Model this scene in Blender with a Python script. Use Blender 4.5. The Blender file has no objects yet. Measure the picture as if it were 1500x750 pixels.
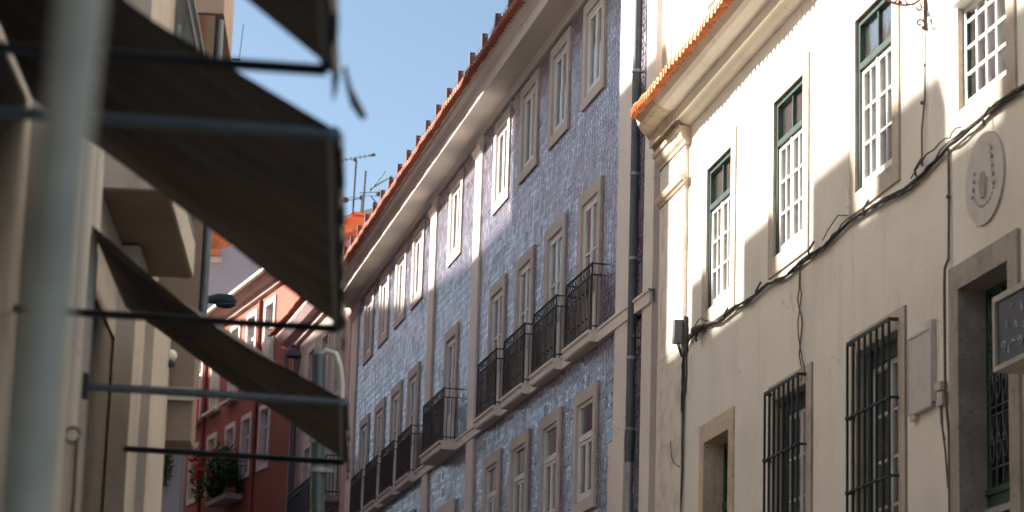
import bpy, math, random
from mathutils import Vector, Matrix
random.seed(7)
C = bpy.context.scene
R = math.radians

# ------------------------------------------------------------------ camera
EYE = 1.65
cam_d = bpy.data.cameras.new('camera'); cam = bpy.data.objects.new('camera', cam_d)
C.collection.objects.link(cam); C.camera = cam
cam_d.sensor_width = 36; cam_d.lens = 3740/1500*36
cam_d.clip_start = .1; cam_d.clip_end = 3000
pit, rol = R(12.688), R(1.7426)
cp, sp, cr, sr = math.cos(pit), math.sin(pit), math.cos(rol), math.sin(rol)
fw = Vector((0, cp, sp)); up = Vector((0, -sp, cp)); rt = Vector((1, 0, 0))
r2 = cr*rt + sr*up; u2 = -sr*rt + cr*up
cam.matrix_world = Matrix.Translation((0, 0, EYE)) @ Matrix((r2, u2, -fw)).transposed().to_4x4()
cam_d.dof.use_dof = True; cam_d.dof.focus_distance = 32; cam_d.dof.aperture_fstop = 2.6
cam_d.dof.aperture_blades = 9

# ------------------------------------------------------------------ sky, sun, exposure
SUN_EL = 35.3; SUN_AZ = -74.35           # azimuth clockwise from +Y
w = bpy.data.worlds.new('World'); C.world = w; w.use_nodes = True
nt = w.node_tree; bg = nt.nodes['Background']
sky = nt.nodes.new('ShaderNodeTexSky'); sky.sky_type = 'NISHITA'; sky.sun_disc = False
sky.sun_elevation = R(SUN_EL); sky.sun_rotation = R(SUN_AZ)
sky.air_density = .40; sky.dust_density = 1.2; sky.ozone_density = .1
tint = nt.nodes.new('ShaderNodeMix'); tint.data_type = 'RGBA'; tint.blend_type = 'MULTIPLY'; tint.inputs[0].default_value = 1
tint.inputs[7].default_value = (.90, .955, .82, 1)      # the slightly green blue of the afternoon sky
nt.links.new(sky.outputs[0], tint.inputs[6]); nt.links.new(tint.outputs[2], bg.inputs[0]); bg.inputs[1].default_value = .052
sl = bpy.data.lights.new('sun', 'SUN'); so = bpy.data.objects.new('sun', sl); C.collection.objects.link(so)
sl.energy = 3.5; sl.angle = R(1.2); sl.color = (1, .93, .83)
tos = Vector((math.sin(R(SUN_AZ))*math.cos(R(SUN_EL)), math.cos(R(SUN_AZ))*math.cos(R(SUN_EL)), math.sin(R(SUN_EL))))
so.rotation_euler = tos.to_track_quat('Z', 'Y').to_euler(); so.location = (0, 0, 60)
C.view_settings.view_transform = 'Standard'; C.view_settings.look = 'None'
C.view_settings.exposure = 2.74; C.view_settings.gamma = 1

C.cycles.max_bounces = 14; C.cycles.diffuse_bounces = 8; C.cycles.transparent_max_bounces = 12
# ------------------------------------------------------------------ materials
M = {}
def nodes(name):
    m = bpy.data.materials.new(name); m.use_nodes = True; M[name] = m
    t = m.node_tree; return m, t, t.nodes['Principled BSDF']
def N(t, typ, **kw):
    n = t.nodes.new(typ)
    for k, v in kw.items():
        if k.startswith('_'): setattr(n, k[1:], v)
        else:
            key = int(k[1:]) if k[0] == 'i' and k[1:].isdigit() else k
            n.inputs[key].default_value = v
    return n
def math_n(t, op, a, b=None, c=None):
    n = t.nodes.new('ShaderNodeMath'); n.operation = op
    for i, x in enumerate((a, b, c)):
        if x is None: continue
        if isinstance(x, (int, float)): n.inputs[i].default_value = x
        else: t.links.new(x, n.inputs[i])
    return n.outputs[0]
def mixc(t, fac, a, b, mode='MIX'):
    n = t.nodes.new('ShaderNodeMix'); n.data_type = 'RGBA'; n.blend_type = mode
    if isinstance(fac, (int, float)): n.inputs[0].default_value = fac
    else: t.links.new(fac, n.inputs[0])
    for x, i in ((a, 6), (b, 7)):
        if isinstance(x, tuple): n.inputs[i].default_value = (*x, 1)
        else: t.links.new(x, n.inputs[i])
    return n.outputs[2]
def ramp(t, src, lo, hi):
    n = t.nodes.new('ShaderNodeMapRange'); n.inputs[1].default_value = lo; n.inputs[2].default_value = hi
    n.interpolation_type = 'SMOOTHSTEP'
    t.links.new(src, n.inputs[0]); return n.outputs[0]
def worldpos(t, scale=(1, 1, 1)):
    g = t.nodes.new('ShaderNodeNewGeometry'); mp = t.nodes.new('ShaderNodeMapping'); mp.inputs[3].default_value = scale
    t.links.new(g.outputs[0], mp.inputs[0]); return mp.outputs[0]
def noise(t, vec, scale, detail=4, rough=.55):
    n = t.nodes.new('ShaderNodeTexNoise'); n.inputs['Scale'].default_value = scale
    n.inputs['Detail'].default_value = detail; n.inputs['Roughness'].default_value = rough
    t.links.new(vec, n.inputs['Vector']); return n.outputs[0]
def bump(t, b, h, strength, dist=.02):
    n = t.nodes.new('ShaderNodeBump'); n.inputs['Strength'].default_value = strength; n.inputs['Distance'].default_value = dist
    t.links.new(h, n.inputs['Height']); t.links.new(n.outputs[0], b.inputs['Normal'])
def plaster(name, col, dark=None, streak=.35, patch=.3, rough=.9, bmp=.35):
    m, t, b = nodes(name)
    dark = dark or tuple(c*.62 for c in col)
    p = worldpos(t); ps = worldpos(t, (3.2, 3.2, .28))
    c = mixc(t, ramp(t, noise(t, p, .55, 6, .6), .42, .72), col, tuple(.5*(x+y) for x, y in zip(col, dark)))
    s = math_n(t, 'MULTIPLY', ramp(t, noise(t, ps, 1.6, 6, .65), .52, .8), streak)
    c = mixc(t, s, c, dark)
    s2 = math_n(t, 'MULTIPLY', ramp(t, noise(t, p, 2.7, 8, .7), .55, .78), patch)
    c = mixc(t, s2, c, tuple(min(1, x*1.18) for x in col))
    t.links.new(c, b.inputs['Base Color']); b.inputs['Roughness'].default_value = rough
    b.inputs['Specular IOR Level'].default_value = .25
    s3 = math_n(t, 'MULTIPLY', ramp(t, noise(t, worldpos(t, (7, 7, .35)), 1.9, 5, .7), .6, .82), streak*.8)
    c = mixc(t, s3, c, tuple(x*.82 for x in dark)); t.links.new(c, b.inputs['Base Color'])
    vo = t.nodes.new('ShaderNodeTexVoronoi'); vo.feature = 'DISTANCE_TO_EDGE'; vo.inputs['Scale'].default_value = .55
    wv = t.nodes.new('ShaderNodeVectorMath'); wv.operation = 'ADD'; nz = t.nodes.new('ShaderNodeTexNoise'); nz.inputs['Scale'].default_value = 2.2; nz.inputs['Detail'].default_value = 5
    t.links.new(p, nz.inputs['Vector']); t.links.new(p, wv.inputs[0]); t.links.new(nz.outputs['Color'], wv.inputs[1]); t.links.new(wv.outputs[0], vo.inputs['Vector'])
    ck = math_n(t, 'MULTIPLY', math_n(t, 'LESS_THAN', vo.outputs[0], .0035), math_n(t, 'MULTIPLY', ramp(t, noise(t, p, .8, 3), .5, .6), .5))
    c = mixc(t, ck, c, tuple(x*.5 for x in dark)); t.links.new(c, b.inputs['Base Color'])
    h = math_n(t, 'ADD', noise(t, p, 9, 6, .6), math_n(t, 'MULTIPLY', noise(t, p, 70, 3, .5), .25))
    bump(t, b, h, bmp, .02)
    return m
def stone(name, col, spot, amt=.6, rough=.85):
    m, t, b = nodes(name)
    p = worldpos(t)
    c = mixc(t, ramp(t, noise(t, p, 3, 6, .65), .4, .7), col, tuple(x*.72 for x in col))
    sp_ = math_n(t, 'MULTIPLY', ramp(t, noise(t, p, 26, 5, .65), .56, .68), amt)
    c = mixc(t, sp_, c, spot)
    s3 = math_n(t, 'MULTIPLY', ramp(t, noise(t, worldpos(t, (4, 4, .5)), 2.2, 6, .7), .5, .75), amt*.7)
    c = mixc(t, s3, c, tuple(x*1.3 for x in spot))
    t.links.new(c, b.inputs['Base Color']); b.inputs['Roughness'].default_value = rough
    b.inputs['Specular IOR Level'].default_value = .25
    bump(t, b, math_n(t, 'ADD', noise(t, p, 22, 6, .7), math_n(t, 'MULTIPLY', noise(t, p, 4, 3), .6)), .6, .02)
    return m
def paint(name, col, rough=.5, var=.12, metal=0, bmp=.1, spec=.4):
    m, t, b = nodes(name)
    p = worldpos(t)
    c = mixc(t, ramp(t, noise(t, p, 7, 6, .65), .45, .75), col, tuple(x*(1-var*2.2) for x in col))
    t.links.new(c, b.inputs['Base Color']); b.inputs['Roughness'].default_value = rough
    b.inputs['Metallic'].default_value = metal; b.inputs['Specular IOR Level'].default_value = spec
    bump(t, b, noise(t, p, 40, 4), bmp, .006)
    return m
plaster('cream plaster', (.71, .665, .60), (.48, .435, .37), .5, .4)
plaster('white plaster', (.8, .78, .74), (.62, .58, .53), .2, .2)
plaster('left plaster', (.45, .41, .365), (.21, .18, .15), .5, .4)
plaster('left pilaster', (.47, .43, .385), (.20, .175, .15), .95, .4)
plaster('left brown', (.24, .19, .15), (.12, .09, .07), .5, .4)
plaster('red plaster', (.26, .085, .06), (.17, .06, .048), .4, .3)
plaster('pink plaster', (.60, .42, .42), (.42, .28, .28), .3, .3)
plaster('orange plaster', (.62, .22, .09), (.4, .13, .06), .3, .3)
plaster('grey plaster', (.42, .40, .42), (.26, .25, .27), .5, .5)
plaster('beige plaster', (.42, .33, .28), (.26, .19, .16), .5, .4)
plaster('blue house stone', (.76, .68, .62), (.58, .49, .43), .3, .3, .8, .2)
plaster('window stone', (.56, .49, .43), (.40, .34, .29), .4, .3, .8, .2)
plaster('cornice paint', (.74, .68, .61), (.62, .55, .48), .35, .25, .8, .2)
plaster('cream cornice', (.70, .63, .54), (.42, .36, .30), .5, .3, .85, .3)
stone('limestone', (.52, .445, .37), (.25, .19, .145), .5)
stone('pilaster stone', (.74, .66, .57), (.42, .33, .25), .4)
stone('worn stone', (.58, .48, .37), (.30, .20, .12), .9)
stone('grey limestone', (.36, .32, .285), (.13, .11, .095), .8)
stone('white stone', (.62, .57, .52), (.4, .35, .31), .3)
paint('white paint', (.74, .72, .69), .45, .1)
paint('grey white paint', (.50, .50, .49), .45, .12)
paint('green paint', (.032, .058, .048), .45, .2)
paint('dark green paint', (.018, .04, .034), .5, .2)
paint('iron', (.022, .034, .030), .55, .2, 0, .3)
paint('brown iron', (.055, .035, .03), .6, .25, 0, .3)
paint('rust iron', (.12, .06, .045), .75, .3, 0, .5)
paint('grey pipe', (.085, .10, .115), .5, .2, .2)
paint('light pipe', (.34, .35, .36), .45, .15, .3)
paint('pole paint', (.35, .32, .25), .5, .15, .2)
paint('steel grey', (.10, .125, .145), .4, .12, .5)
paint('dark arm', (.03, .033, .042), .45, .15, .3)
paint('cable black', (.06, .05, .045), .6, .3)
paint('cable grey', (.13, .115, .10), .7, .2)
paint('post grey', (.07, .06, .07), .6, .15)
paint('box grey', (.12, .125, .14), .5, .1)
paint('sign navy', (.040, .048, .065), .25, .15)
paint('sign marks', (.42, .43, .45), .5, .1)
paint('sign frame', (.42, .38, .31), .5, .1)
paint('mortar', (.70, .62, .55), .9, .3)
paint('plaque stone', (.52, .485, .46), .85, .08, 0, .3, .2)
paint('plaque relief', (.49, .455, .43), .85, .1, 0, .3, .2)
paint('curtain', (.70, .67, .62), .95, .12, 0, .1, .1)
paint('curtain grey', (.33, .32, .31), .95, .15, 0, .1, .1)
paint('old door', (.16, .125, .10), .7, .25)
paint('shutter dark', (.05, .055, .055), .6, .2)
paint('red flower', (.55, .01, .03), .6, .3)
paint('teal cloth', (.03, .17, .2), .9, .1)
paint('red cloth', (.6, .03, .035), .9, .1)
paint('white cloth', (.7, .7, .68), .9, .1)
paint('leaf', (.045, .085, .022), .6, .4)
paint('lamp dark', (.02, .035, .05), .4, .1)
paint('lead white', (.55, .55, .53), .5, .1)
paint('clamp grey', (.32, .33, .33), .5, .1)
paint('brick', (.22, .11, .07), .9, .3, 0, .5)

def canopy_mat():
    m, t, b = nodes('canopy cloth')
    p = worldpos(t)
    c = mixc(t, ramp(t, noise(t, worldpos(t, (1, 4, 1)), 2.2, 6, .7), .35, .7), (.135, .112, .10), (.08, .066, .058))
    t.links.new(c, b.inputs['Base Color']); b.inputs['Roughness'].default_value = .85
    b.inputs['Specular IOR Level'].default_value = .2
    bump(t, b, noise(t, p, 180, 2), .2, .003)
canopy_mat()
def terracotta(name='terracotta', c1=(.70, .24, .085), c2=(.46, .135, .055)):
    m, t, b = nodes(name)
    p = worldpos(t)
    c = mixc(t, ramp(t, noise(t, p, 5, 5, .7), .38, .68), c1, c2)
    c = mixc(t, math_n(t, 'MULTIPLY', ramp(t, noise(t, p, 13, 5, .7), .58, .75), .6), c, (.62, .42, .28))
    c = mixc(t, math_n(t, 'MULTIPLY', ramp(t, noise(t, p, 3.1, 5, .7), .58, .75), .6), c, (.14, .09, .06))
    t.links.new(c, b.inputs['Base Color']); b.inputs['Roughness'].default_value = .85
    bump(t, b, noise(t, p, 30, 4), .4, .01)
terracotta(); terracotta('old terracotta', (.42, .125, .07), (.25, .075, .05))
def azulejo(name, ground, ink, T=.165, rough=.16, tilt=1.0, ink2=None, spec=.5):
    m, t, b = nodes(name)
    tc = t.nodes.new('ShaderNodeTexCoord'); sx = t.nodes.new('ShaderNodeSeparateXYZ'); t.links.new(tc.outputs['Object'], sx.inputs[0])
    u = math_n(t, 'DIVIDE', sx.outputs[1], T); v = math_n(t, 'DIVIDE', sx.outputs[2], T)
    fu = math_n(t, 'SUBTRACT', math_n(t, 'FRACT', u), .5); fv = math_n(t, 'SUBTRACT', math_n(t, 'FRACT', v), .5)
    cu = math_n(t, 'FLOOR', u); cv = math_n(t, 'FLOOR', v)
    cb = t.nodes.new('ShaderNodeCombineXYZ'); t.links.new(cu, cb.inputs[0]); t.links.new(cv, cb.inputs[1])
    wn = t.nodes.new('ShaderNodeTexWhiteNoise'); wn.noise_dimensions = '2D'; t.links.new(cb.outputs[0], wn.inputs['Vector'])
    sc = t.nodes.new('ShaderNodeSeparateColor'); t.links.new(wn.outputs['Color'], sc.inputs[0])
    au = math_n(t, 'ABSOLUTE', fu); av = math_n(t, 'ABSOLUTE', fv)
    rad = math_n(t, 'SQRT', math_n(t, 'ADD', math_n(t, 'MULTIPLY', fu, fu), math_n(t, 'MULTIPLY', fv, fv)))
    dia = math_n(t, 'LESS_THAN', math_n(t, 'ADD', math_n(t, 'MULTIPLY', au, 1.25), math_n(t, 'MULTIPLY', av, .72)), .31)
    eye = math_n(t, 'LESS_THAN', rad, .09)
    corner = math_n(t, 'GREATER_THAN', math_n(t, 'ADD', au, av), .86)
    mask = math_n(t, 'SUBTRACT', 1.0, math_n(t, 'MAXIMUM', math_n(t, 'SUBTRACT', dia, eye), corner))
    c = mixc(t, mask, ground, ink)
    p = worldpos(t)
    c = mixc(t, math_n(t, 'MULTIPLY', math_n(t, 'POWER', sc.outputs[1], 1.6), .75), c, ink2 or ink)
    c = mixc(t, math_n(t, 'MULTIPLY', ramp(t, noise(t, p, .5, 5), .4, .7), .3), c, ink)
    mx = math_n(t, 'MAXIMUM', au, av)
    joint = math_n(t, 'GREATER_THAN', mx, .465)
    c = mixc(t, joint, c, tuple(.45*a_+.3*b_ for a_, b_ in zip(ground, ink)))
    t.links.new(c, b.inputs['Base Color'])
    rr = math_n(t, 'ADD', math_n(t, 'MULTIPLY', math_n(t, 'POWER', sc.outputs[2], 2.0), .32), rough)
    rr = math_n(t, 'ADD', rr, math_n(t, 'MULTIPLY', joint, .25)); t.links.new(rr, b.inputs['Roughness'])
    # each tile pillowed and set at its own slight tilt
    tl = math_n(t, 'ADD', math_n(t, 'MULTIPLY', fu, math_n(t, 'MULTIPLY', math_n(t, 'SUBTRACT', sc.outputs[0], .5), 9.0)),
                math_n(t, 'MULTIPLY', fv, math_n(t, 'MULTIPLY', math_n(t, 'SUBTRACT', sc.outputs[1], .5), .3)))
    pil = math_n(t, 'MULTIPLY', math_n(t, 'POWER', mx, 6.0), -18.0)
    h = math_n(t, 'ADD', math_n(t, 'MULTIPLY', tl, .8*tilt), pil)
    h = math_n(t, 'ADD', h, math_n(t, 'MULTIPLY', noise(t, p, 24, 4, .6), .2*tilt))
    h = math_n(t, 'ADD', h, math_n(t, 'MULTIPLY', math_n(t, 'SINE', math_n(t, 'MULTIPLY', rad, 22)), .5))
    bump(t, b, h, .8, .0035)
    bc = t.nodes.new('ShaderNodeBump'); bc.inputs['Strength'].default_value = .5; bc.inputs['Distance'].default_value = .0028
    t.links.new(h, bc.inputs['Height']); t.links.new(bc.outputs[0], b.inputs['Coat Normal'])
    b.inputs['IOR'].default_value = 1.5; b.inputs['Specular IOR Level'].default_value = spec; t.links.new(math_n(t, 'MULTIPLY', math_n(t, 'ADD', math_n(t, 'MULTIPLY', sc.outputs[1], .7), .1), 1.0 if spec > .9 else .0), b.inputs['Coat Weight']); b.inputs['Coat Roughness'].default_value = .06
azulejo('blue azulejo', (.50, .47, .52), (.038, .030, .060), ink2=(.045, .030, .052), rough=.07, spec=.95)
azulejo('beige azulejo', (.55, .45, .39), (.33, .25, .21), rough=.4, tilt=.6, ink2=(.35, .24, .2))
def glass():
    m, t, b = nodes('window glass'); t.nodes.remove(b)
    out = t.nodes['Material Output']
    g = t.nodes.new('ShaderNodeBsdfGlossy'); g.inputs['Roughness'].default_value = .03; g.inputs['Color'].default_value = (.9, .93, .95, 1)
    tr = t.nodes.new('ShaderNodeBsdfTransparent'); tr.inputs['Color'].default_value = (.93, .94, .93, 1)
    fr = t.nodes.new('ShaderNodeFresnel'); fr.inputs['IOR'].default_value = 1.5
    bp = t.nodes.new('ShaderNodeBump'); bp.inputs['Strength'].default_value = .15; bp.inputs['Distance'].default_value = .01
    t.links.new(noise(t, worldpos(t), 3.0, 2), bp.inputs['Height']); t.links.new(bp.outputs[0], g.inputs['Normal']); t.links.new(bp.outputs[0], fr.inputs['Normal'])
    mx = t.nodes.new('ShaderNodeMixShader')
    f2 = math_n(t, 'MINIMUM', math_n(t, 'MULTIPLY', fr.outputs[0], 1.3), .85)
    t.links.new(f2, mx.inputs[0]); t.links.new(tr.outputs[0], mx.inputs[1]); t.links.new(g.outputs[0], mx.inputs[2])
    t.links.new(mx.outputs[0], out.inputs[0])
glass()
def cobble():
    m, t, b = nodes('cobbles')
    p = worldpos(t)
    v = t.nodes.new('ShaderNodeTexVoronoi'); v.inputs['Scale'].default_value = 9; t.links.new(p, v.inputs['Vector'])
    c = mixc(t, ramp(t, v.outputs['Distance'], .25, .6), (.58, .55, .50), (.25, .23, .21))
    t.links.new(c, b.inputs['Base Color']); b.inputs['Roughness'].default_value = .6
    bump(t, b, v.outputs['Distance'], .5, -.03)
    m, t, b = nodes('asphalt')
    c = mixc(t, ramp(t, noise(t, worldpos(t), 20, 5), .4, .7), (.05, .05, .052), (.085, .083, .08))
    t.links.new(c, b.inputs['Base Color']); b.inputs['Roughness'].default_value = .85
cobble()

# ------------------------------------------------------------------ geometry helpers
class MB:
    def __init__(s): s.v = []; s.f = []; s.sm = []
    def add(s, vs, fs, smooth=False):
        o = len(s.v); s.v += [tuple(v) for v in vs]
        for f in fs: s.f.append(tuple(i+o for i in f)); s.sm.append(smooth)
        return s
    def box(s, x0, x1, y0, y1, z0, z1):
        if x0 > x1: x0, x1 = x1, x0
        if y0 > y1: y0, y1 = y1, y0
        if z0 > z1: z0, z1 = z1, z0
        return s.add([(x0,y0,z0),(x1,y0,z0),(x1,y1,z0),(x0,y1,z0),(x0,y0,z1),(x1,y0,z1),(x1,y1,z1),(x0,y1,z1)],
              [(0,3,2,1),(4,5,6,7),(0,1,5,4),(1,2,6,5),(2,3,7,6),(3,0,4,7)])
    def prism(s, prof, y0, y1, axis='y'):
        # prof: closed polygon of (a, z) extruded along the other horizontal axis
        n = len(prof)
        if axis == 'y': vs = [(a, y0, z) for a, z in prof]+[(a, y1, z) for a, z in prof]
        else: vs = [(y0, a, z) for a, z in prof]+[(y1, a, z) for a, z in prof]
        fs = [(i, (i+1) % n, n+(i+1) % n, n+i) for i in range(n)]+[tuple(range(n))[::-1], tuple(range(n, 2*n))]
        return s.add(vs, fs)
    def tube(s, pts, r, n=8, close=True):
        pts = [Vector(p) for p in pts]; rs = r if isinstance(r, (list, tuple)) else [r]*len(pts)
        vs = []; fs = []; prev = None
        for i, p in enumerate(pts):
            d = (pts[min(i+1, len(pts)-1)]-pts[max(i-1, 0)]).normalized()
            a = Vector((0, 0, 1)) if abs(d.z) < .9 else Vector((1, 0, 0))
            if prev is not None: a = prev
            x = (a-d*a.dot(d)).normalized(); prev = x; y = d.cross(x)
            for k in range(n):
                an = 2*math.pi*k/n; vs.append(p+(x*math.cos(an)+y*math.sin(an))*rs[i])
        for i in range(len(pts)-1):
            for k in range(n): fs.append((i*n+k, i*n+(k+1) % n, (i+1)*n+(k+1) % n, (i+1)*n+k))
        s.add(vs, fs, True)
        if close:
            m = len(pts); s.add(vs[:n], [tuple(range(n))[::-1]]); s.add(vs[(m-1)*n:], [tuple(range(n))])
        return s
    def bar(s, a, b, w, h=None):
        h = h or w; a = Vector(a); b = Vector(b); d = (b-a).normalized()
        q = Vector((0, 0, 1)) if abs(d.z) < .9 else Vector((1, 0, 0))
        x = d.cross(q).normalized()*w/2; y = x.normalized().cross(d)*h/2
        vs = [a-x-y, a+x-y, a+x+y, a-x+y, b-x-y, b+x-y, b+x+y, b-x+y]
        return s.add(vs, [(0,1,2,3),(7,6,5,4),(0,4,5,1),(1,5,6,2),(2,6,7,3),(3,7,4,0)])
    def ball(s, c, r, n=8, m=6, sc=(1, 1, 1)):
        vs = []; fs = []
        for i in range(m+1):
            th = math.pi*i/m
            for k in range(n):
                ph = 2*math.pi*k/n
                vs.append((c[0]+r*sc[0]*math.sin(th)*math.cos(ph), c[1]+r*sc[1]*math.sin(th)*math.sin(ph), c[2]+r*sc[2]*math.cos(th)))
        for i in range(m):
            for k in range(n): fs.append((i*n+k, (i+1)*n+k, (i+1)*n+(k+1) % n, i*n+(k+1) % n))
        return s.add(vs, fs, True)
    def center(s):
        c = [(min(v[i] for v in s.v)+max(v[i] for v in s.v))/2 for i in range(3)]
        c[2] = min(v[2] for v in s.v); return Vector(c)
def raw(name, mb, mat, origin):
    me = bpy.data.meshes.new(name)
    me.from_pydata([tuple(Vector(v)-origin) for v in mb.v], [], mb.f)
    me.polygons.foreach_set('use_smooth', mb.sm); me.materials.append(M[mat] if isinstance(mat, str) else mat)
    me.update()
    o = bpy.data.objects.new(name, me); C.collection.objects.link(o); return o
def tag(o, label=None, cat=None, group=None, kind=None):
    if label: o['label'] = label
    if cat: o['category'] = cat
    if group: o['group'] = group
    if kind: o['kind'] = kind
    return o
class Frame:
    """A facade's own frame: x = depth into the wall (street side negative), y = distance along it, z = height."""
    def __init__(s, az, D):
        a = R(az); s.rz = -a; s.d = Vector((math.sin(a), math.cos(a), 0)); s.n = Vector((math.cos(a), -math.sin(a), 0)); s.D = D
    def w(s, c): return s.n*(s.D+c[0])+s.d*c[1]+Vector((0, 0, c[2]))
    def root(s, name, c, label, cat, group=None):
        o = bpy.data.objects.new(name, None); C.collection.objects.link(o); o.empty_display_size = .3
        o.location = s.w(c); o.rotation_euler = (0, 0, s.rz); o['lo'] = tuple(c)
        return tag(o, label, cat, group)
    def part(s, name, mb, mat, parent, label=None):
        c = mb.center(); o = raw(name, mb, mat, c); o.parent = parent
        o.location = c-LO[parent.name]; LO[o.name] = c
        if label: o['label'] = label
        return o
    def thing(s, name, mb, mat, label, cat, group=None):
        c = mb.center(); o = raw(name, mb, mat, c); o.location = s.w(c); o.rotation_euler = (0, 0, s.rz); LO[o.name] = c
        return tag(o, label, cat, group)
LO = {}
_root = Frame.root
def root(s, *a, **k):
    o = _root(s, *a, **k); LO[o.name] = Vector(o['lo']); del o['lo']; return o
Frame.root = root
def copy_tree(o, parent, shift=Vector((0, 0, 0))):
    c = o.copy(); C.collection.objects.link(c); c.parent = parent; c.location = o.location+shift; LO[c.name] = LO[o.name]+shift
    for ch in o.children: copy_tree(ch, c)
    return c
VR = random.Random(21)
def vary(w_):
    for ch in list(w_.children):
        if ch.name.startswith('curtain'):
            k = VR.random(); n_ = Vector(ch.location)
            if k < .22: bpy.data.objects.remove(ch, do_unlink=True)
            elif k < .5: ch.scale.y = VR.uniform(.35, .6); ch.location.y += VR.choice((-.2, .2))
            elif k < .7: ch.scale.z = VR.uniform(.45, .7); ch.location.z += .25
def gz(y): return .12*max(0, min(y, 130))

def wall(u0, u1, v0, v1, holes, depth=8, x=0.0):
    """Closed shell whose street face (at x) has openings."""
    us = sorted({u0, u1, *[h[0] for h in holes], *[h[1] for h in holes]}); vs = sorted({v0, v1, *[h[2] for h in holes], *[h[3] for h in holes]})
    us = [u for u in us if u0 <= u <= u1]; vs = [v for v in vs if v0 <= v <= v1]
    m = MB(); idx = {}
    V = []; F = []
    def vi(i, j):
        if (i, j) not in idx: idx[i, j] = len(V); V.append((x, us[i], vs[j]))
        return idx[i, j]
    for i in range(len(us)-1):
        for j in range(len(vs)-1):
            cu = (us[i]+us[i+1])/2; cv = (vs[j]+vs[j+1])/2
            if any(h[0] < cu < h[1] and h[2] < cv < h[3] for h in holes): continue
            F.append((vi(i, j), vi(i, j+1), vi(i+1, j+1), vi(i+1, j)))
    m.add(V, F); X = x+depth
    m.add([(x,u0,v0),(X,u0,v0),(X,u1,v0),(x,u1,v0),(x,u0,v1),(X,u0,v1),(X,u1,v1),(x,u1,v1)],
          [(4,5,6,7),(0,1,5,4),(1,2,6,5),(2,3,7,6)])
    return m
def surround(uc, w, v0, v1, st, sb, ss, proud=.03, depth=.2, sill=0):
    """stone lining round an opening w wide, v0..v1 (inner)"""
    m = MB(); a, b = uc-w/2, uc+w/2
    m.box(-proud, depth, a-ss, b+ss, v1, v1+st)
    m.box(-proud, depth, a-ss, a, v0, v1); m.box(-proud, depth, b, b+ss, v0, v1)
    if sb: m.box(-proud-sill, depth, a-ss-sill*.3, b+ss+sill*.3, v0-sb, v0)
    return m
def rectframe(m, x0, x1, a, b, v0, v1, t, tb=None):
    tb = tb or t
    m.box(x0, x1, a, a+t, v0, v1); m.box(x0, x1, b-t, b, v0, v1)
    m.box(x0, x1, a+t, b-t, v1-t, v1); m.box(x0, x1, a+t, b-t, v0, v0+tb)
def glazing(x, a, b, v0, v1): return MB().box(x, x+.006, a, b, v0, v1)
def curtain(x, a, b, v0, v1, n=9, amp=.018):
    m = MB(); k = n*4; V = []; F = []
    for i in range(k+1):
        y = a+(b-a)*i/k; dx = amp*math.sin(i*math.pi/2+.4*math.sin(i))
        V += [(x+dx, y, v0), (x+dx, y, v1), (x+dx+.004, y, v0), (x+dx+.004, y, v1)]
    for i in range(k): F += [(4*i, 4*i+1, 4*i+5, 4*i+4), (4*i+2, 4*i+6, 4*i+7, 4*i+3)]
    return m.add(V, F, True)
def roof_tiles(u0, u1, tip, vtip, back, pitch=22, P=.165, amp=.055, th=.012):
    """corrugated terracotta eave: tip = offset of the tile ends, rises into the wall side"""
    m = MB(); S = 8; n = int((u1-u0)/P*S); tp = math.tan(R(pitch)); L = back-tip
    def course(t, vt, ph, bk):
        V = []; F = []; rows = (t, bk)
        for i in range(n+1):
            y = u0+i*P/S; h = amp*math.sin(2*math.pi*i/S+ph)
            jit = .010*math.sin(i//S*12.9898)+.006*math.sin(i//S*5.1)
            for k, xx in enumerate(rows):
                x2 = xx+(jit if k == 0 else 0); z = vt+h+(xx-t)*tp+(.006*math.sin(i//S*7.7))
                V.append((x2, y, z)); V.append((x2, y, z-th))
        for i in range(n):
            a = 4*i; b = 4*(i+1)
            F += [(a, b, b+2, a+2), (a+1, a+3, b+3, b+1), (a, a+1, b+1, b), (a+2, b+2, b+3, a+3)]
        m.add(V, F, True)
    course(tip, vtip, 0, back)
    return m
def skew(m, y0, yend, k=1.5, yt=30.98):
    m.v = [(v[0], v[1] if v[1] <= y0 else y0+(v[1]-y0)*((yt+k*min(0, v[0])-y0)/(yend-y0)), v[2]) for v in m.v]; return m
def tile_plugs(u0, u1, tip, vtip, P=.165, amp=.055):
    m = MB(); n = int((u1-u0)/P)
    for i in range(n):
        y = u0+(i+.25)*P
        jit = .010*math.sin(i*12.9898)+.006*math.sin(i*5.1)
        r = P*.25; V = [(tip+jit+.012, y+r*math.cos(a), vtip-.02+.052*math.sin(a)) for a in [math.pi*k/6 for k in range(7)]]
        V2 = [(v[0]+.05, v[1], v[2]+.02) for v in V]
        m.add(V+V2, [tuple(range(7)), tuple(range(13, 6, -1))]+[(k, k+1, k+8, k+7) for k in range(6)]+[(6, 0, 7, 13)])
    return m

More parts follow.
